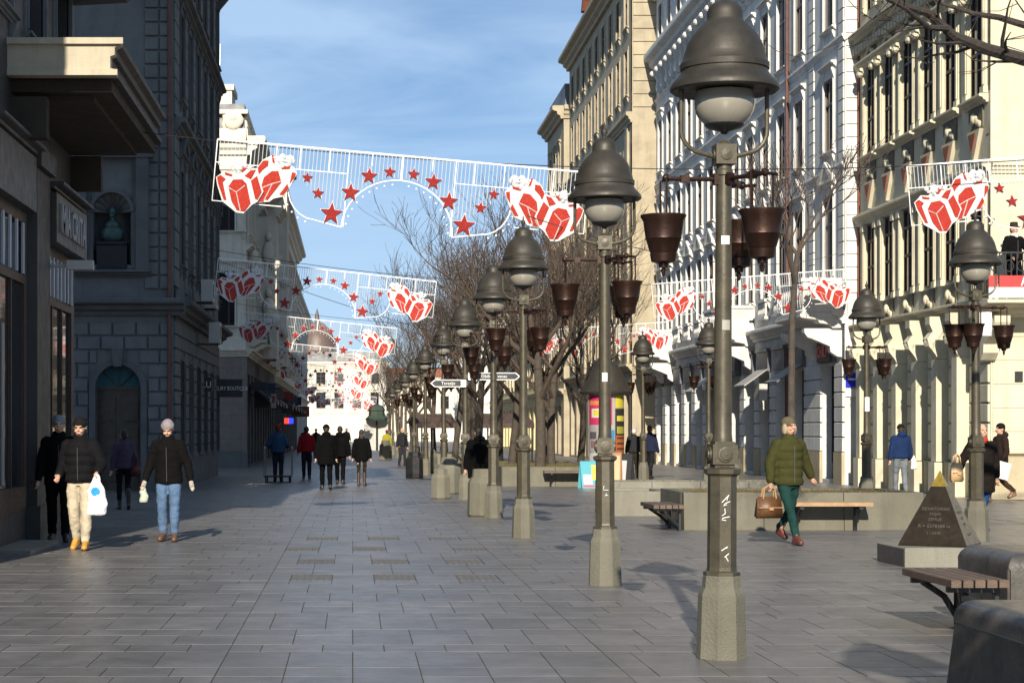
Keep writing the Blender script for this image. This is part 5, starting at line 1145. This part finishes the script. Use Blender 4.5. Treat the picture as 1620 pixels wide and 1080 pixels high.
def kiosk():
    t = thing('kiosk', 'green-roofed street kiosk at the far end of the lamp row', 'kiosk', (PX(596, 150), 150, 0)); m = plain('kiosk_green', (.03, .05, .036))
    MB().lathe([(.06, 0), (.06, 2.7)], 8).build('post', M_BLACK, t); MB().lathe([(0, 2.3), (.85, 2.35), (.9, 2.5), (.65, 2.75), (.62, 3.1), (.7, 3.15), (.5, 3.5), (0, 3.7)], 8, cap=False).build('roof', m, t); MB().box(-1.0, 1.0, .5, 2.0, 0, 2.5).build('cabin', M_AC, t)
kiosk()
# ------------------------------------------------------------------ people
DG = bpy.context.evaluated_depsgraph_get
def cap(mb, p0, r0, p1, r1, n=10):
    """closed tapered capsule"""
    p0, p1 = Vector(p0), Vector(p1); d = (p1-p0); L_ = d.length or 1e-4; d = d/L_
    pts = [p0-d*r0*.95, p0-d*r0*.7, p0-d*r0*.3, p0, p1, p1+d*r1*.3, p1+d*r1*.7, p1+d*r1*.95]; rs = [r0*.25, r0*.7, r0*.95, r0, r1, r1*.95, r1*.7, r1*.25]
    mb.tube(pts, rs, n)
def chain(mb, pts, n=10):
    for (p, r), (q, s) in zip(pts, pts[1:]): cap(mb, p, r, q, s, n)
def rings(mb, R, n=18):     # R: (z, cx, cy, rx, ry) closed loft
    vs = []; fs = []
    for z, cx, cy, rx, ry in R:
        for k in range(n): a = 2*pi*k/n; vs.append((cx+rx*cos(a), cy+ry*sin(a), z))
    m = len(R)
    for j in range(m-1):
        for k in range(n): k2 = (k+1) % n; fs.append((j*n+k, j*n+k2, (j+1)*n+k2, (j+1)*n+k))
    fs.append(tuple(range(n-1, -1, -1))); fs.append(tuple((m-1)*n+k for k in range(n))); mb.add(vs, fs)
def fuse(mb, name, m, parent, vox, it=3, wr=0.0, seed=0):
    """join overlapping closed volumes into one continuous skin"""
    me = mb.mesh(name, m); o = bpy.data.objects.new(name, me)
    r = o.modifiers.new('r', 'REMESH'); r.mode = 'VOXEL'; r.voxel_size = vox; r.use_smooth_shade = True
    s = o.modifiers.new('s', 'SMOOTH'); s.factor = .5; s.iterations = it
    nm = evaluate(o); bpy.data.objects.remove(o); bpy.data.meshes.remove(me); nm.name = name
    if not nm.materials: nm.materials.append(m)
    if wr:
        n_ = len(nm.vertices); off = Vector((seed*3.1, 0, 0))
        nrm = [v.normal.copy() for v in nm.vertices]
        for v, q in zip(nm.vertices, nrm):
            c = v.co; k = noise.noise(Vector((c.x*9, c.y*9, c.z*15))+off)+.5*noise.noise(Vector((c.x*22, c.y*22, c.z*30))+off); v.co = c+q*k*wr
    nm.polygons.foreach_set('use_smooth', [True]*len(nm.polygons)); nm.update()
    return link(name, nm, parent)
SKIN = plain('skin', (.50, .29, .20), .55, var=.15, vscale=30)
def cloth(name, col, rough=.85, **k):
    d = dict(var=.22, vscale=14, bump=.25, bscale=120, spec=.06); d.update(k); return mat('cloth_'+name, col, rough, **d)
def person(X, Y, face, label, H=1.75, stride=.0, swing=None, jacket=(.02, .02, .022), trousers=(.03, .03, .04), shoes=(.03, .02, .015), hat=None, hair=(.03, .02, .015), coat=.0, puff=False, hood=False,
           lean=.0, arms=None, vox=.014, gloves=None, bulk=1.0, scarf=None, head_turn=.0, head_down=.0, tuck=None, z=0, fur=None, boots=0.0, legw=1.0, lead=1, hatstyle='beanie', name='person', cname=None):
    """face: rotation about Z, 0 looks at the camera.  arms: per side (elbow, wrist) offsets; stride: forward reach of the leading foot"""
    t = thing(name, label, 'person', (X, Y, z), face); S = H/1.75; cn = cname or label[:18]
    V = lambda x, y, zz: Vector((x*S, y*S, zz*S)); B = bulk
    mj, mt_, ms = cloth('j'+cn, jacket, .75 if puff else .9), cloth('t'+cn, trousers, var=.45, vscale=7), plain('shoes_'+cn, shoes, .5)
    hipz = .93-.25*stride**2; sh = 1.43; ly = -lean          # lean forward (toward -y)
    hip = {s: V(s*.095, 0, hipz) for s in (-1, 1)}
    foot = {}; knee = {}; toe = {}
    for s in (-1, 1):
        lead_ = (s == lead); fy = (-.5 if lead_ else .5)*stride; fz = .085 if lead_ or stride < .25 else .085+.16*stride
        foot[s] = V(s*(.095 if stride < .3 else .07), fy, fz)
        knee[s] = (hip[s]+foot[s])/2+V(0, -.03-(.0 if lead_ else .08*min(1, stride*1.4)), 0.01)
        toe[s] = foot[s]+(V(s*.02, -.17, -.045) if lead_ or stride < .25 else V(s*.02, -.13, -.10))
    # body: one continuous skin under the clothes
    b = MB(); hc = V(0, ly-.01-.02*head_down, 1.625); T = Matrix.Translation(hc) @ Matrix.Rotation(head_turn, 4, 'Z') @ Matrix.Rotation(head_down, 4, 'X')
    b.M = T; b.ball((0, .012*S, .02*S), (.077*S, .096*S, .107*S), 16, 12); b.ball((0, -.03*S, -.045*S), (.058*S, .062*S, .072*S), 14, 10); cap(b, (0, -.088*S, .02*S), .011*S, (0, -.107*S, -.012*S), .016*S, 8)
    for s in (-1, 1): b.ball((s*.079*S, .012*S, -.002*S), (.012*S, .02*S, .03*S), 8, 6); b.ball((s*.035*S, -.078*S, -.028*S), (.026*S, .02*S, .022*S), 8, 6)
    b.ball((0, -.088*S, -.062*S), (.026*S, .014*S, .016*S), 8, 6); b.ball((0, -.08*S, .038*S), (.055*S, .018*S, .014*S), 8, 6)
    b.M = None; cap(b, V(0, ly+.01, 1.45), .056*S, V(0, ly, 1.57), .05*S)
    rings(b, [(hipz*S-.05*S, 0, 0, .13*S, .09*S), (1.02*S, 0, ly*.2, .135*S, .09*S), (1.2*S, 0, ly*.5, .14*S, .095*S), (1.38*S, 0, ly, .16*S, .1*S), (1.46*S, 0, ly, .1*S, .07*S)])
    for s in (-1, 1): chain(b, [(hip[s], .08*S), (knee[s], .052*S), (foot[s], .036*S)], 8)
    shd = {s: V(s*.185, ly, sh-.03) for s in (-1, 1)}; arms = arms or {}; elb = {}; wri = {}
    for s in (-1, 1):
        sw = (swing if swing is not None else stride*.45)*(1 if s == lead else -1)
        e, q = arms.get(s, (V(s*.06, .0+.18*sw, -.28), V(s*.09, -.03+.42*sw, -.52)))
        elb[s] = shd[s]+Vector(e)*1.0; wri[s] = shd[s]+Vector(q)
        chain(b, [(shd[s], .05*S), (elb[s], .04*S), (wri[s], .027*S)], 8)
        d = (wri[s]-elb[s]).normalized(); side = Vector((s*.3, -1, 0)); side = (side-d*side.dot(d)).normalized(); out_ = d.cross(side)
        palm = wri[s]+d*.05*S; cap(b, wri[s]+d*.02*S, .024*S, wri[s]+d*.085*S, .03*S, 8)
        for k in range(4):
            o_ = side*(.027-.018*k)*S; ln = (.062, .07, .066, .052)[k]*S; p0 = wri[s]+d*.095*S+o_; p1 = p0+d*ln*.5+out_*-.006*s*S; p2 = p1+d*ln*.3-out_*s*.024*S; chain(b, [(p0, .0095*S), (p1, .009*S), (p2, .008*S)], 6)
        p0 = wri[s]+d*.045*S+side*.028*S; p1 = p0+d*.035*S+side*.024*S; chain(b, [(p0, .011*S), (p1, .0095*S), (p1+d*.03*S, .0085*S)], 6)
    fuse(b, 'body', SKIN, t, min(vox*.62, .009), 2)
    # face details
    if vox < .02:
        e = MB(); e.M = T
        for s in (-1, 1): e.ball((s*.031*S, -.083*S, .016*S), (.010*S, .006*S, .005*S), 8, 6)
        e.build('eyes', plain('eye_dark', (.02, .015, .012), .25), t); e = MB(); e.M = T; e.ball((0, -.101*S, -.06*S), (.022*S, .006*S, .0055*S), 8, 5); e.build('mouth', plain('lips', (.33, .13, .10)), t)
    # trousers
    b = MB()
    for s in (-1, 1): chain(b, [(hip[s]+V(-s*.012, 0, .03), .088*S*B), (hip[s]+(knee[s]-hip[s])*.4, .092*S*legw), (knee[s], .074*S*legw), (knee[s]+(foot[s]-knee[s])*.4, .070*S*legw), (foot[s]+V(0, .005, .04), (.060 if not boots else .05)*S*legw)], 12)
    rings(b, [((hipz-.06)*S, 0, 0, .16*S, .11*S), ((hipz+.1)*S, 0, 0, .155*S, .105*S)]); fuse(b, 'trousers', mt_, t, vox, 3, .009, 1)
    # shoes
    for s in (-1, 1):
        b = MB(); f = foot[s]; up_ = V(0, .01, boots if boots else .05); h_ = (toe[s]-f)
        cap(b, f+V(0, .04, -.035), .045*S, toe[s]+V(0, .03, .0), .042*S, 12); cap(b, f+V(0, .01, .0), .05*S, f+up_, .052*S, 12); cap(b, toe[s]+V(0, .05, .015), .04*S, f+V(0, 0, .02), .045*S, 10); fuse(b, 'shoe', ms, t, vox*.8, 2)
        lo = min(f.z, toe[s].z); so_ = MB(); cap(so_, f+V(0, .04, -.06), .047*S, toe[s]+V(0, .03, -.018), .044*S, 12)
        so_.v = [(x, y, zz*.28+(f.z-.062*S)*.72+(toe[s].z+.045*S-f.z)*.0) for x, y, zz in so_.v] if lo > .02*S and toe[s].z > -.01 and abs(f.z-.085*S) < .01 else so_.v
        if abs(f.z-.085*S) < .01: so_.build('sole', plain('sole_'+cn, tuple(min(1, c*.5+.02) for c in shoes) if max(shoes) < .3 else (.10, .06, .03)), t, smooth=50)
    # jacket
    b = MB(); zl = hipz-.02-coat; w = .192*B
    seg = [(zl, .0, .0, w*1.0, .135*B), (zl+.05, 0, 0, w*1.02, .142*B), (hipz+.1, 0, ly*.2, w*.97, .138*B), (1.15, 0, ly*.5, w*.96, .135*B), (1.32, 0, ly*.9, w*1.0, .135*B), (1.43, 0, ly, .165*B, .11*B), (1.49, 0, ly, .085, .08), (1.525, 0, ly, .075, .075)]
    if puff:
        q = []; zz = zl
        prof = lambda z_: [np.interp(z_, [a[0] for a in seg], [a[i] for a in seg]) for i in (2, 3, 4)]
        while zz < 1.42:
            for dz, k in ((0, .955), (.03, 1.03), (.06, 1.05), (.09, 1.02)):
                c_, rx, ry = prof(zz+dz); q.append((zz+dz, 0, c_, rx*k, ry*k))
            zz += .115
        seg = [a for a in q if a[0] < 1.41]+seg[-3:]
    rings(b, [(a*S, c*S, d*S, e_*S, f_*S) for a, c, d, e_, f_ in seg], 24)
    for s in (-1, 1):
        a0, a1, a2 = shd[s]+V(-s*.02, 0, -.005), elb[s], wri[s]+(elb[s]-wri[s]).normalized()*.01
        if puff:
            n_ = 5
            for (p, q_, r0, r1) in ((a0, a1, .083, .07), (a1, a2, .07, .054)):
                for k in range(n_): pp = p.lerp(q_, (k+.5)/n_); rr = (r0+(r1-r0)*(k+.5)/n_)*S*B; dd = (q_-p)/n_*.3; cap(b, pp-dd, rr, pp+dd, rr, 12)
            chain(b, [(a0, .074*S*B), (a1, .062*S*B), (a2, .048*S*B)], 10)
        else: chain(b, [(a0, .08*S*B), (a1, .064*S*B), (a2, .05*S*B)], 12)
    if hood: b.ball(V(0, ly+.09, 1.50), (.13*S, .085*S, .075*S), 12, 8); b.ball(V(0, ly+.02, 1.47), (.115*S, .105*S, .05*S), 12, 8)
    else: cap(b, V(-.05, ly, 1.505), .045*S, V(.05, ly, 1.505), .045*S)
    fuse(b, 'jacket', mj, t, vox, 2 if puff else 3, .005 if puff else .008, 2)
    if puff or coat < .2:
        zb = MB(); zb.tube([V(0, -(.138*B)-.006, zl+.03), V(0, ly*.5-(.138*B)-.006, 1.15), V(0, ly*.9-(.139*B)-.002, 1.36)], .0045*S, 6); zb.build('zip', plain('zip_metal', (.05, .05, .053), .5), t)
    # hair and hat
    if hat:
        b = MB(); b.M = T
        if hatstyle == 'beanie':
            b.ball((0, .012*S, .055*S), (.089*S, .108*S, .092*S), 18, 12); b.lathe([(.08*S, .02*S), (.096*S, .025*S), (.099*S, .05*S), (.095*S, .078*S), (.07*S, .08*S)], 18, (0, .01*S, .0))
        elif hatstyle == 'flap':
            b.ball((0, .012*S, .055*S), (.092*S, .110*S, .092*S), 18, 12)
            for s in (-1, 1): b.ball((s*.088*S, .012*S, -.03*S), (.022*S, .05*S, .085*S), 10, 8)
        else:
            b.lathe([(.0, .16*S), (.085*S, .15*S), (.092*S, .05*S), (.14*S, .045*S), (.14*S, .035*S), (.0, .03*S)], 18, (0, .01*S, .01*S), cap=False)
        fuse(b, 'hat', cloth('hat'+cn, hat), t, vox*.7 if hatstyle != 'brim' else vox*.5, 2)
    if hair:
        b = MB(); b.M = T; b.ball((0, .026*S, .03*S), (.084*S, .094*S, .10*S), 16, 10); b.ball((0, .06*S, -.03*S), (.07*S, .05*S, .07*S), 12, 8)
        if tuck: b.ball((0, .06*S, -.10*S), (.09*S, .06*S, .12*S), 12, 8)
        fuse(b, 'hair', plain('hair_%.2f' % hair[0], hair, .7), t, vox*.7, 2)
    if fur:
        for s in (-1, 1): b = MB(); b.M = T; b.ball((s*.094*S, -.012*S, -.03*S), (.02*S, .045*S, .075*S), 10, 8); b.build('hat_flap', cloth('flap'+cn, fur), t, smooth=80)
    if scarf:
        b = MB(); b.lathe([(.07*S, 1.44*S), (.098*S, 1.455*S), (.1*S, 1.5*S), (.075*S, 1.53*S)], 16, (0, ly*S-.01, 0), cap=False); b.ball(V(0, ly-.09, 1.45), (.05*S, .03*S, .06*S), 8, 6); b.build('scarf', cloth('scarf'+cn, scarf), t, smooth=60)
    if gloves:
        for s in (-1, 1):
            d = (wri[s]-elb[s]).normalized(); b = MB(); cap(b, wri[s]+d*.02*S, .032*S, wri[s]+d*.10*S, .037*S, 8); cap(b, wri[s]+d*.10*S, .034*S, wri[s]+d*.155*S, .026*S, 8); cap(b, wri[s]+d*.05*S+Vector((0, -.03, 0)), .014*S, wri[s]+d*.10*S+Vector((0, -.05, 0)), .012*S, 6); fuse(b, 'glove', cloth('gl'+cn, gloves), t, vox*.6, 2)
    R = Matrix.Translation((X, Y, z)) @ Matrix.Rotation(face, 4, 'Z')
    return t, {s: R @ (wri[s]+(wri[s]-elb[s]).normalized()*.09*S) for s in (-1, 1)}
def carrier(p, w, h, d, m, label, logo=None, rz=0.0, name='carrier_bag'):
    """soft plastic bag hanging from point p"""
    t = thing(name, label, 'bag', (p[0], p[1], p[2]-h), rz)
    b = MB(); rings(b, [(0, 0, 0, w*.36, d*.30), (.04*h, 0, 0, w*.47, d*.48), (.3*h, .01, 0, w*.5, d*.5), (.6*h, -.01, 0, w*.42, d*.42), (.8*h, -.01, 0, w*.25, d*.22), (.95*h, 0, 0, w*.1, d*.1), (h, 0, 0, w*.05, .015)], 16); fuse(b, 'sack', m, t, .01, 2, .014, 4)
    if logo:
        b = MB(); b.M = Matrix.Translation((-.01, -d*.47, .58*h)) @ Matrix.Rotation(pi/2+.18, 4, 'X'); b.lathe([(.06, 0), (.06, .012), (.028, .013), (.026, .004)], 18); b.build('logo_ring', logo, t)
    return t
def handbag(p, w, h, d, m, label, rz=0.0, handle=.16, m2=None, name='handbag'):
    t = thing(name, label, 'bag', (p[0], p[1], p[2]-h-handle), rz); bm = bmesh.new(); bmesh.ops.create_cube(bm, size=1); bmesh.ops.scale(bm, vec=(w, d, h), verts=bm.verts)
    for v in bm.verts:
        if v.co.z > 0: v.co.x *= .88; v.co.y *= .55
    bmesh.ops.bevel(bm, geom=list(bm.edges), offset=.025, segments=3, affect='EDGES'); bmesh.ops.translate(bm, vec=(0, 0, h/2), verts=bm.verts); me = bpy.data.meshes.new('body'); bm.to_mesh(me); bm.free(); me.materials.append(m); me.polygons.foreach_set('use_smooth', [True]*len(me.polygons)); link('body', me, t)
    for s in (-1, 1):
        b = MB(); b.tube([(-w*.25, s*d*.22, h*.9), (-w*.2, s*d*.16, h+handle*.7), (0, s*.012, h+handle), (w*.2, s*d*.16, h+handle*.7), (w*.25, s*d*.22, h*.9)], .011, 6); b.build('handle', m2 or m, t)
    b = MB(); b.box(-w*.47, w*.47, -d*.5-.006, -d*.42, h*.48, h*.52); b.box(-.03, .03, -d*.5-.012, -d*.4, h*.38, h*.5); b.build('strap', m2 or m, t)
    return t
W_ = lambda x, Y: PX(x, Y)
V3 = lambda *a: Vector(a)
# left foreground
p1, h1 = person(W_(128, 25.4), 25.4, -.12, 'walker in black puffer jacket, cream trousers and yellow boots', 1.76, .26, jacket=(.0075, .0075, .009), trousers=(.55, .48, .36), shoes=(.52, .25, .04), hat=(.012, .012, .014), puff=True, vox=.012, bulk=1.16, legw=1.12, boots=.13, head_down=.25,
    arms={1: (V3(.11, -.02, -.26), V3(.10, -.20, -.36)), -1: (V3(-.07, .04, -.28), V3(-.06, -.16, -.40))}, lead=1, lean=.03)
carrier((h1[1].x+.02, h1[1].y-.02, h1[1].z+.02), .27, .55, .16, plain('white_plastic_bag', (.78, .79, .80), .35, trans=.0), 'white plastic carrier bag with a blue ring held by the puffer-jacket walker', plain('bag_blue', (.02, .30, .75)))
person(W_(93, 27.2), 27.2, .1, 'walker in long black coat half hidden behind the puffer jacket', 1.80, .2, jacket=(.006, .006, .0065), trousers=(.006, .006, .0065), hat=(.22, .24, .28), coat=.12, vox=.014, bulk=1.05)
p3, h3 = person(W_(196, 38.2), 38.2, pi+.3, 'person in a dusky purple jacket walking away past the arched door', 1.62, .3, jacket=(.07, .055, .085), trousers=(.014, .014, .018), hair=(.02, .016, .014), vox=.016, bulk=1.02, legw=.85, boots=.3)
handbag((p3.location.x+.24, p3.location.y-.02, 1.1), .22, .24, .1, plain('maroon_leather', (.10, .015, .02)), 'maroon shoulder bag of the person by the arched door', handle=.2)
p4, h4 = person(W_(267, 27.3), 27.3, -.1, 'walker in dark jacket and faded blue jeans looking down', 1.74, .12, jacket=(.006, .0056, .006), trousers=(.105, .175, .30), shoes=(.11, .055, .03), hat=(.25, .22, .24), vox=.012, bulk=1.06, head_down=.55, legw=1.02, gloves=(.42, .40, .36),
    arms={1: (V3(.09, .03, -.27), V3(.15, -.04, -.5)), -1: (V3(-.08, .02, -.28), V3(-.13, -.08, -.50))}, lean=.05, coat=.07)
carrier((h4[-1].x, h4[-1].y, h4[-1].z+.03), .12, .28, .08, plain('green_white_bag', (.42, .47, .38), .4), 'small green and white bag held by the walker in jeans')
# middle distance
p5, h5 = person(W_(440, 58.5), 58.5, pi, 'porter in blue jacket and red cap pushing a trolley', 1.76, .15, jacket=(.035, .075, .15), trousers=(.03, .035, .05), hat=(.40, .02, .02), vox=.02, bulk=1.12, arms={1: (V3(.1, .0, -.26), V3(.1, -.28, -.34)), -1: (V3(-.1, 0, -.26), V3(-.1, -.28, -.34))})
def trolley():
    t = thing('hand_trolley', 'flat hand trolley with tall rails pushed by the porter in blue', 'trolley', (p5.location.x, p5.location.y+.55, 0))
    MB().box(-.42, .42, -1.15, .3, .16, .21).build('deck', M_BLACK, t)
    for s in (-1, 1):
        b = MB(); b.tube([(s*.42, -.85, .2), (s*.42, -.85, 1.05), (s*.42, -.8, 1.1)], .018, 6); b.tube([(s*.42, .25, .2), (s*.42, .25, 1.05)], .018, 6); b.tube([(s*.42, -.85, 1.05), (s*.42, .25, 1.05)], .018, 6); b.build('side_rail', M_STEEL, t)
        for y in (-1.0, .2): b = MB(); b.M = Matrix.Translation((s*.36, y, .08)) @ Matrix.Rotation(pi/2, 4, 'Y'); b.lathe([(.08, -.02), (.08, .02)], 12); b.build('wheel', M_BLACK, t)
trolley()
person(W_(485, 62), 62, pi, 'pedestrian in a red jacket walking away', 1.72, .2, jacket=(.30, .015, .02), trousers=(.025, .025, .03), vox=.02, bulk=1.08)
person(W_(516, 50.6), 50.6, pi+.1, 'tall figure in a long black hooded coat walking away', 1.74, .25, jacket=(.0035, .0035, .004), trousers=(.004, .004, .0045), hat=(.0035, .0035, .004), coat=.22, hood=True, vox=.018, bulk=1.25)
person(W_(538, 56), 56, pi-.1, 'companion in black beside the figure in the long coat', 1.72, .2, jacket=(.004, .004, .0045), trousers=(.005, .005, .0055), hair=(.012, .01, .01), coat=.08, hood=True, vox=.02, bulk=1.2)
person(W_(572, 54.4), 54.4, pi-.15, 'person in a black coat and brown boots standing in the street', 1.62, .08, jacket=(.0045, .0045, .005), trousers=(.03, .025, .015), shoes=(.05, .025, .015), hair=(.02, .014, .012), tuck=True, coat=.14, vox=.018, bulk=1.12, legw=.8, boots=.3)
person(W_(757, 38.6), 38.6, pi+.2, 'person in a black coat standing behind the bin by the lamps', 1.66, .05, jacket=(.004, .004, .0045), trousers=(.005, .005, .006), hair=(.015, .01, .008), coat=.25, hood=True, vox=.016, bulk=1.22)
person(W_(483, 96), 96, pi, 'distant pedestrian in black by the left shops', 1.75, .2, vox=.03); person(W_(500, 110), 110, 0, 'distant pedestrian in grey approaching', 1.7, .2, jacket=(.1, .1, .11), vox=.03)
person(W_(612, 104), 104, pi, 'distant worker in a yellow vest and red cap by the bin', 1.6, .1, jacket=(.30, .27, .03), hat=(.25, .03, .03), vox=.03); person(W_(548, 130), 130, 0, 'tiny pedestrian near the far end of the street', 1.75, .2, jacket=(.16, .12, .1), vox=.035)
person(W_(636, 84), 84, .4, 'dark pedestrian between the bins behind the lamp row', 1.7, .2, vox=.03)
# around the poster column
person(W_(1003, 64), 64, pi, 'bareheaded person in dark jacket walking right of the poster column', 1.66, .2, jacket=(.025, .025, .03), trousers=(.035, .028, .022), hair=(.6, .58, .55), vox=.02, bulk=1.1)
person(W_(1028, 62), 62, pi*.75, 'person in navy jacket close behind the bareheaded one', 1.76, .3, jacket=(.018, .022, .05), trousers=(.02, .02, .025), hair=(.06, .03, .015), vox=.02, bulk=1.08)
person(W_(822, 72), 72, 1.2, 'person bending by the grassy planter wall', 1.65, .2, jacket=(.07, .07, .075), trousers=(.02, .02, .03), lean=.12, vox=.025)
# right foreground
p10, h10 = person(W_(1247, 26.7), 26.7, .35, 'person in olive quilted jacket and flap hat striding right with a leather bag', 1.77, .62, swing=.1, jacket=(.044, .045, .015), trousers=(.014, .048, .044), shoes=(.10, .028, .02), hat=(.115, .095, .06), hatstyle='flap', fur=(.36, .31, .22), hair=(.05, .03, .02), puff=True, vox=.011, bulk=1.13, legw=.86, lead=-1, head_turn=.25,
    arms={-1: (V3(-.09, .03, -.27), V3(-.10, .0, -.53)), 1: (V3(.12, .05, -.25), V3(.22, .05, -.47))})
handbag((h10[-1].x-.03, h10[-1].y, h10[-1].z+.03), .40, .30, .16, mat('brown_leather', (.12, .055, .022), .42, var=.45, vscale=9, bump=.2, bscale=60), 'brown leather briefcase held by the person in the olive jacket', .25, .16, plain('tan_leather_strap', (.36, .20, .09)), name='briefcase')
def glasses():
    b = MB()
    for s in (-1, 1): b.tube([(s*.033+.022*cos(a), -.103, 1.647+.016*sin(a)) for a in [k*pi/5 for k in range(11)]], .003, 4)
    b.tube([(-.012, -.104, 1.65), (.012, -.104, 1.65)], .003, 4); o = b.build('glasses', plain('red_frames', (.35, .06, .05)), p10)
    o.matrix_local = Matrix.Rotation(.25, 4, 'Z')
glasses()
person(W_(1425, 47.5), 47.5, pi+.1, 'person in a blue parka walking away along the corner house', 1.74, .2, jacket=(.013, .028, .085), trousers=(.17, .19, .21), hat=(.012, .012, .014), shoes=(.25, .12, .05), hood=True, vox=.016, bulk=1.18, legw=1.05)
carrier((W_(1446, 47.4), 47.4, .98), .17, .36, .1, plain('pale_plastic_bag', (.62, .62, .58), .4), 'pale plastic bag of the person in the blue parka')
p12, h12 = person(W_(1553, 30.2), 30.2, .12, 'person in open dark coat with red scarf and blue jeans behind the lamp', 1.70, .5, jacket=(.014, .011, .0095), trousers=(.02, .075, .24), shoes=(.015, .013, .013), hair=(.12, .05, .03), scarf=(.55, .03, .025), coat=.22, vox=.013, bulk=1.12, legw=.85, boots=.2, lead=-1, tuck=True, head_turn=.1,
    arms={-1: (V3(-.12, .06, -.24), V3(-.20, -.06, -.36)), 1: (V3(.08, .05, -.28), V3(.08, .02, -.5))})
handbag((h12[-1].x-.06, h12[-1].y-.03, 1.22), .24, .30, .12, plain('tan_leather', (.50, .33, .17), .5), 'tan leather handbag on the arm of the person with the red scarf', .4, .14)
p13, h13 = person(W_(1583, 44.2-1.9), 42.3, -1.35, 'person in dark brown jacket striding left past the corner house', 1.74, .72, jacket=(.025, .016, .013), trousers=(.085, .05, .03), shoes=(.20, .11, .06), hat=(.012, .010, .01), hood=True, vox=.014, bulk=1.08, coat=.06, legw=.9, arms={1: (V3(.06, .0, -.27), V3(.05, -.12, -.47)), -1: (V3(-.06, .05, -.27), V3(-.06, -.1, -.48))})
def papers():
    t = MB().box(-.16, .16, -.01, .01, 0, .38).build('white_folder', plain('paper_white', (.75, .74, .72)), None, (h13[1].x-.02, h13[1].y-.13, h13[1].z-.32), .15, label='white paper folder carried by the person in the brown jacket', category='folder'); t.rotation_euler = (0, .25, .15)
papers()
person(15.0+.08, 43.25, .3, 'figure in black suit and hat standing on the corner balcony', 1.74, .02, jacket=(.006, .006, .0065), trousers=(.006, .006, .0065), hat=(.03, .025, .022), hatstyle='brim', hair=(.05, .04, .03), scarf=(.7, .68, .64), vox=.016, bulk=1.05, z=4.56, arms={1: (V3(.12, -.06, -.24), V3(.10, -.34, -.30)), -1: (V3(-.08, .0, -.27), V3(-.04, -.2, -.42))})

bpy.data.scenes.remove(WORK)
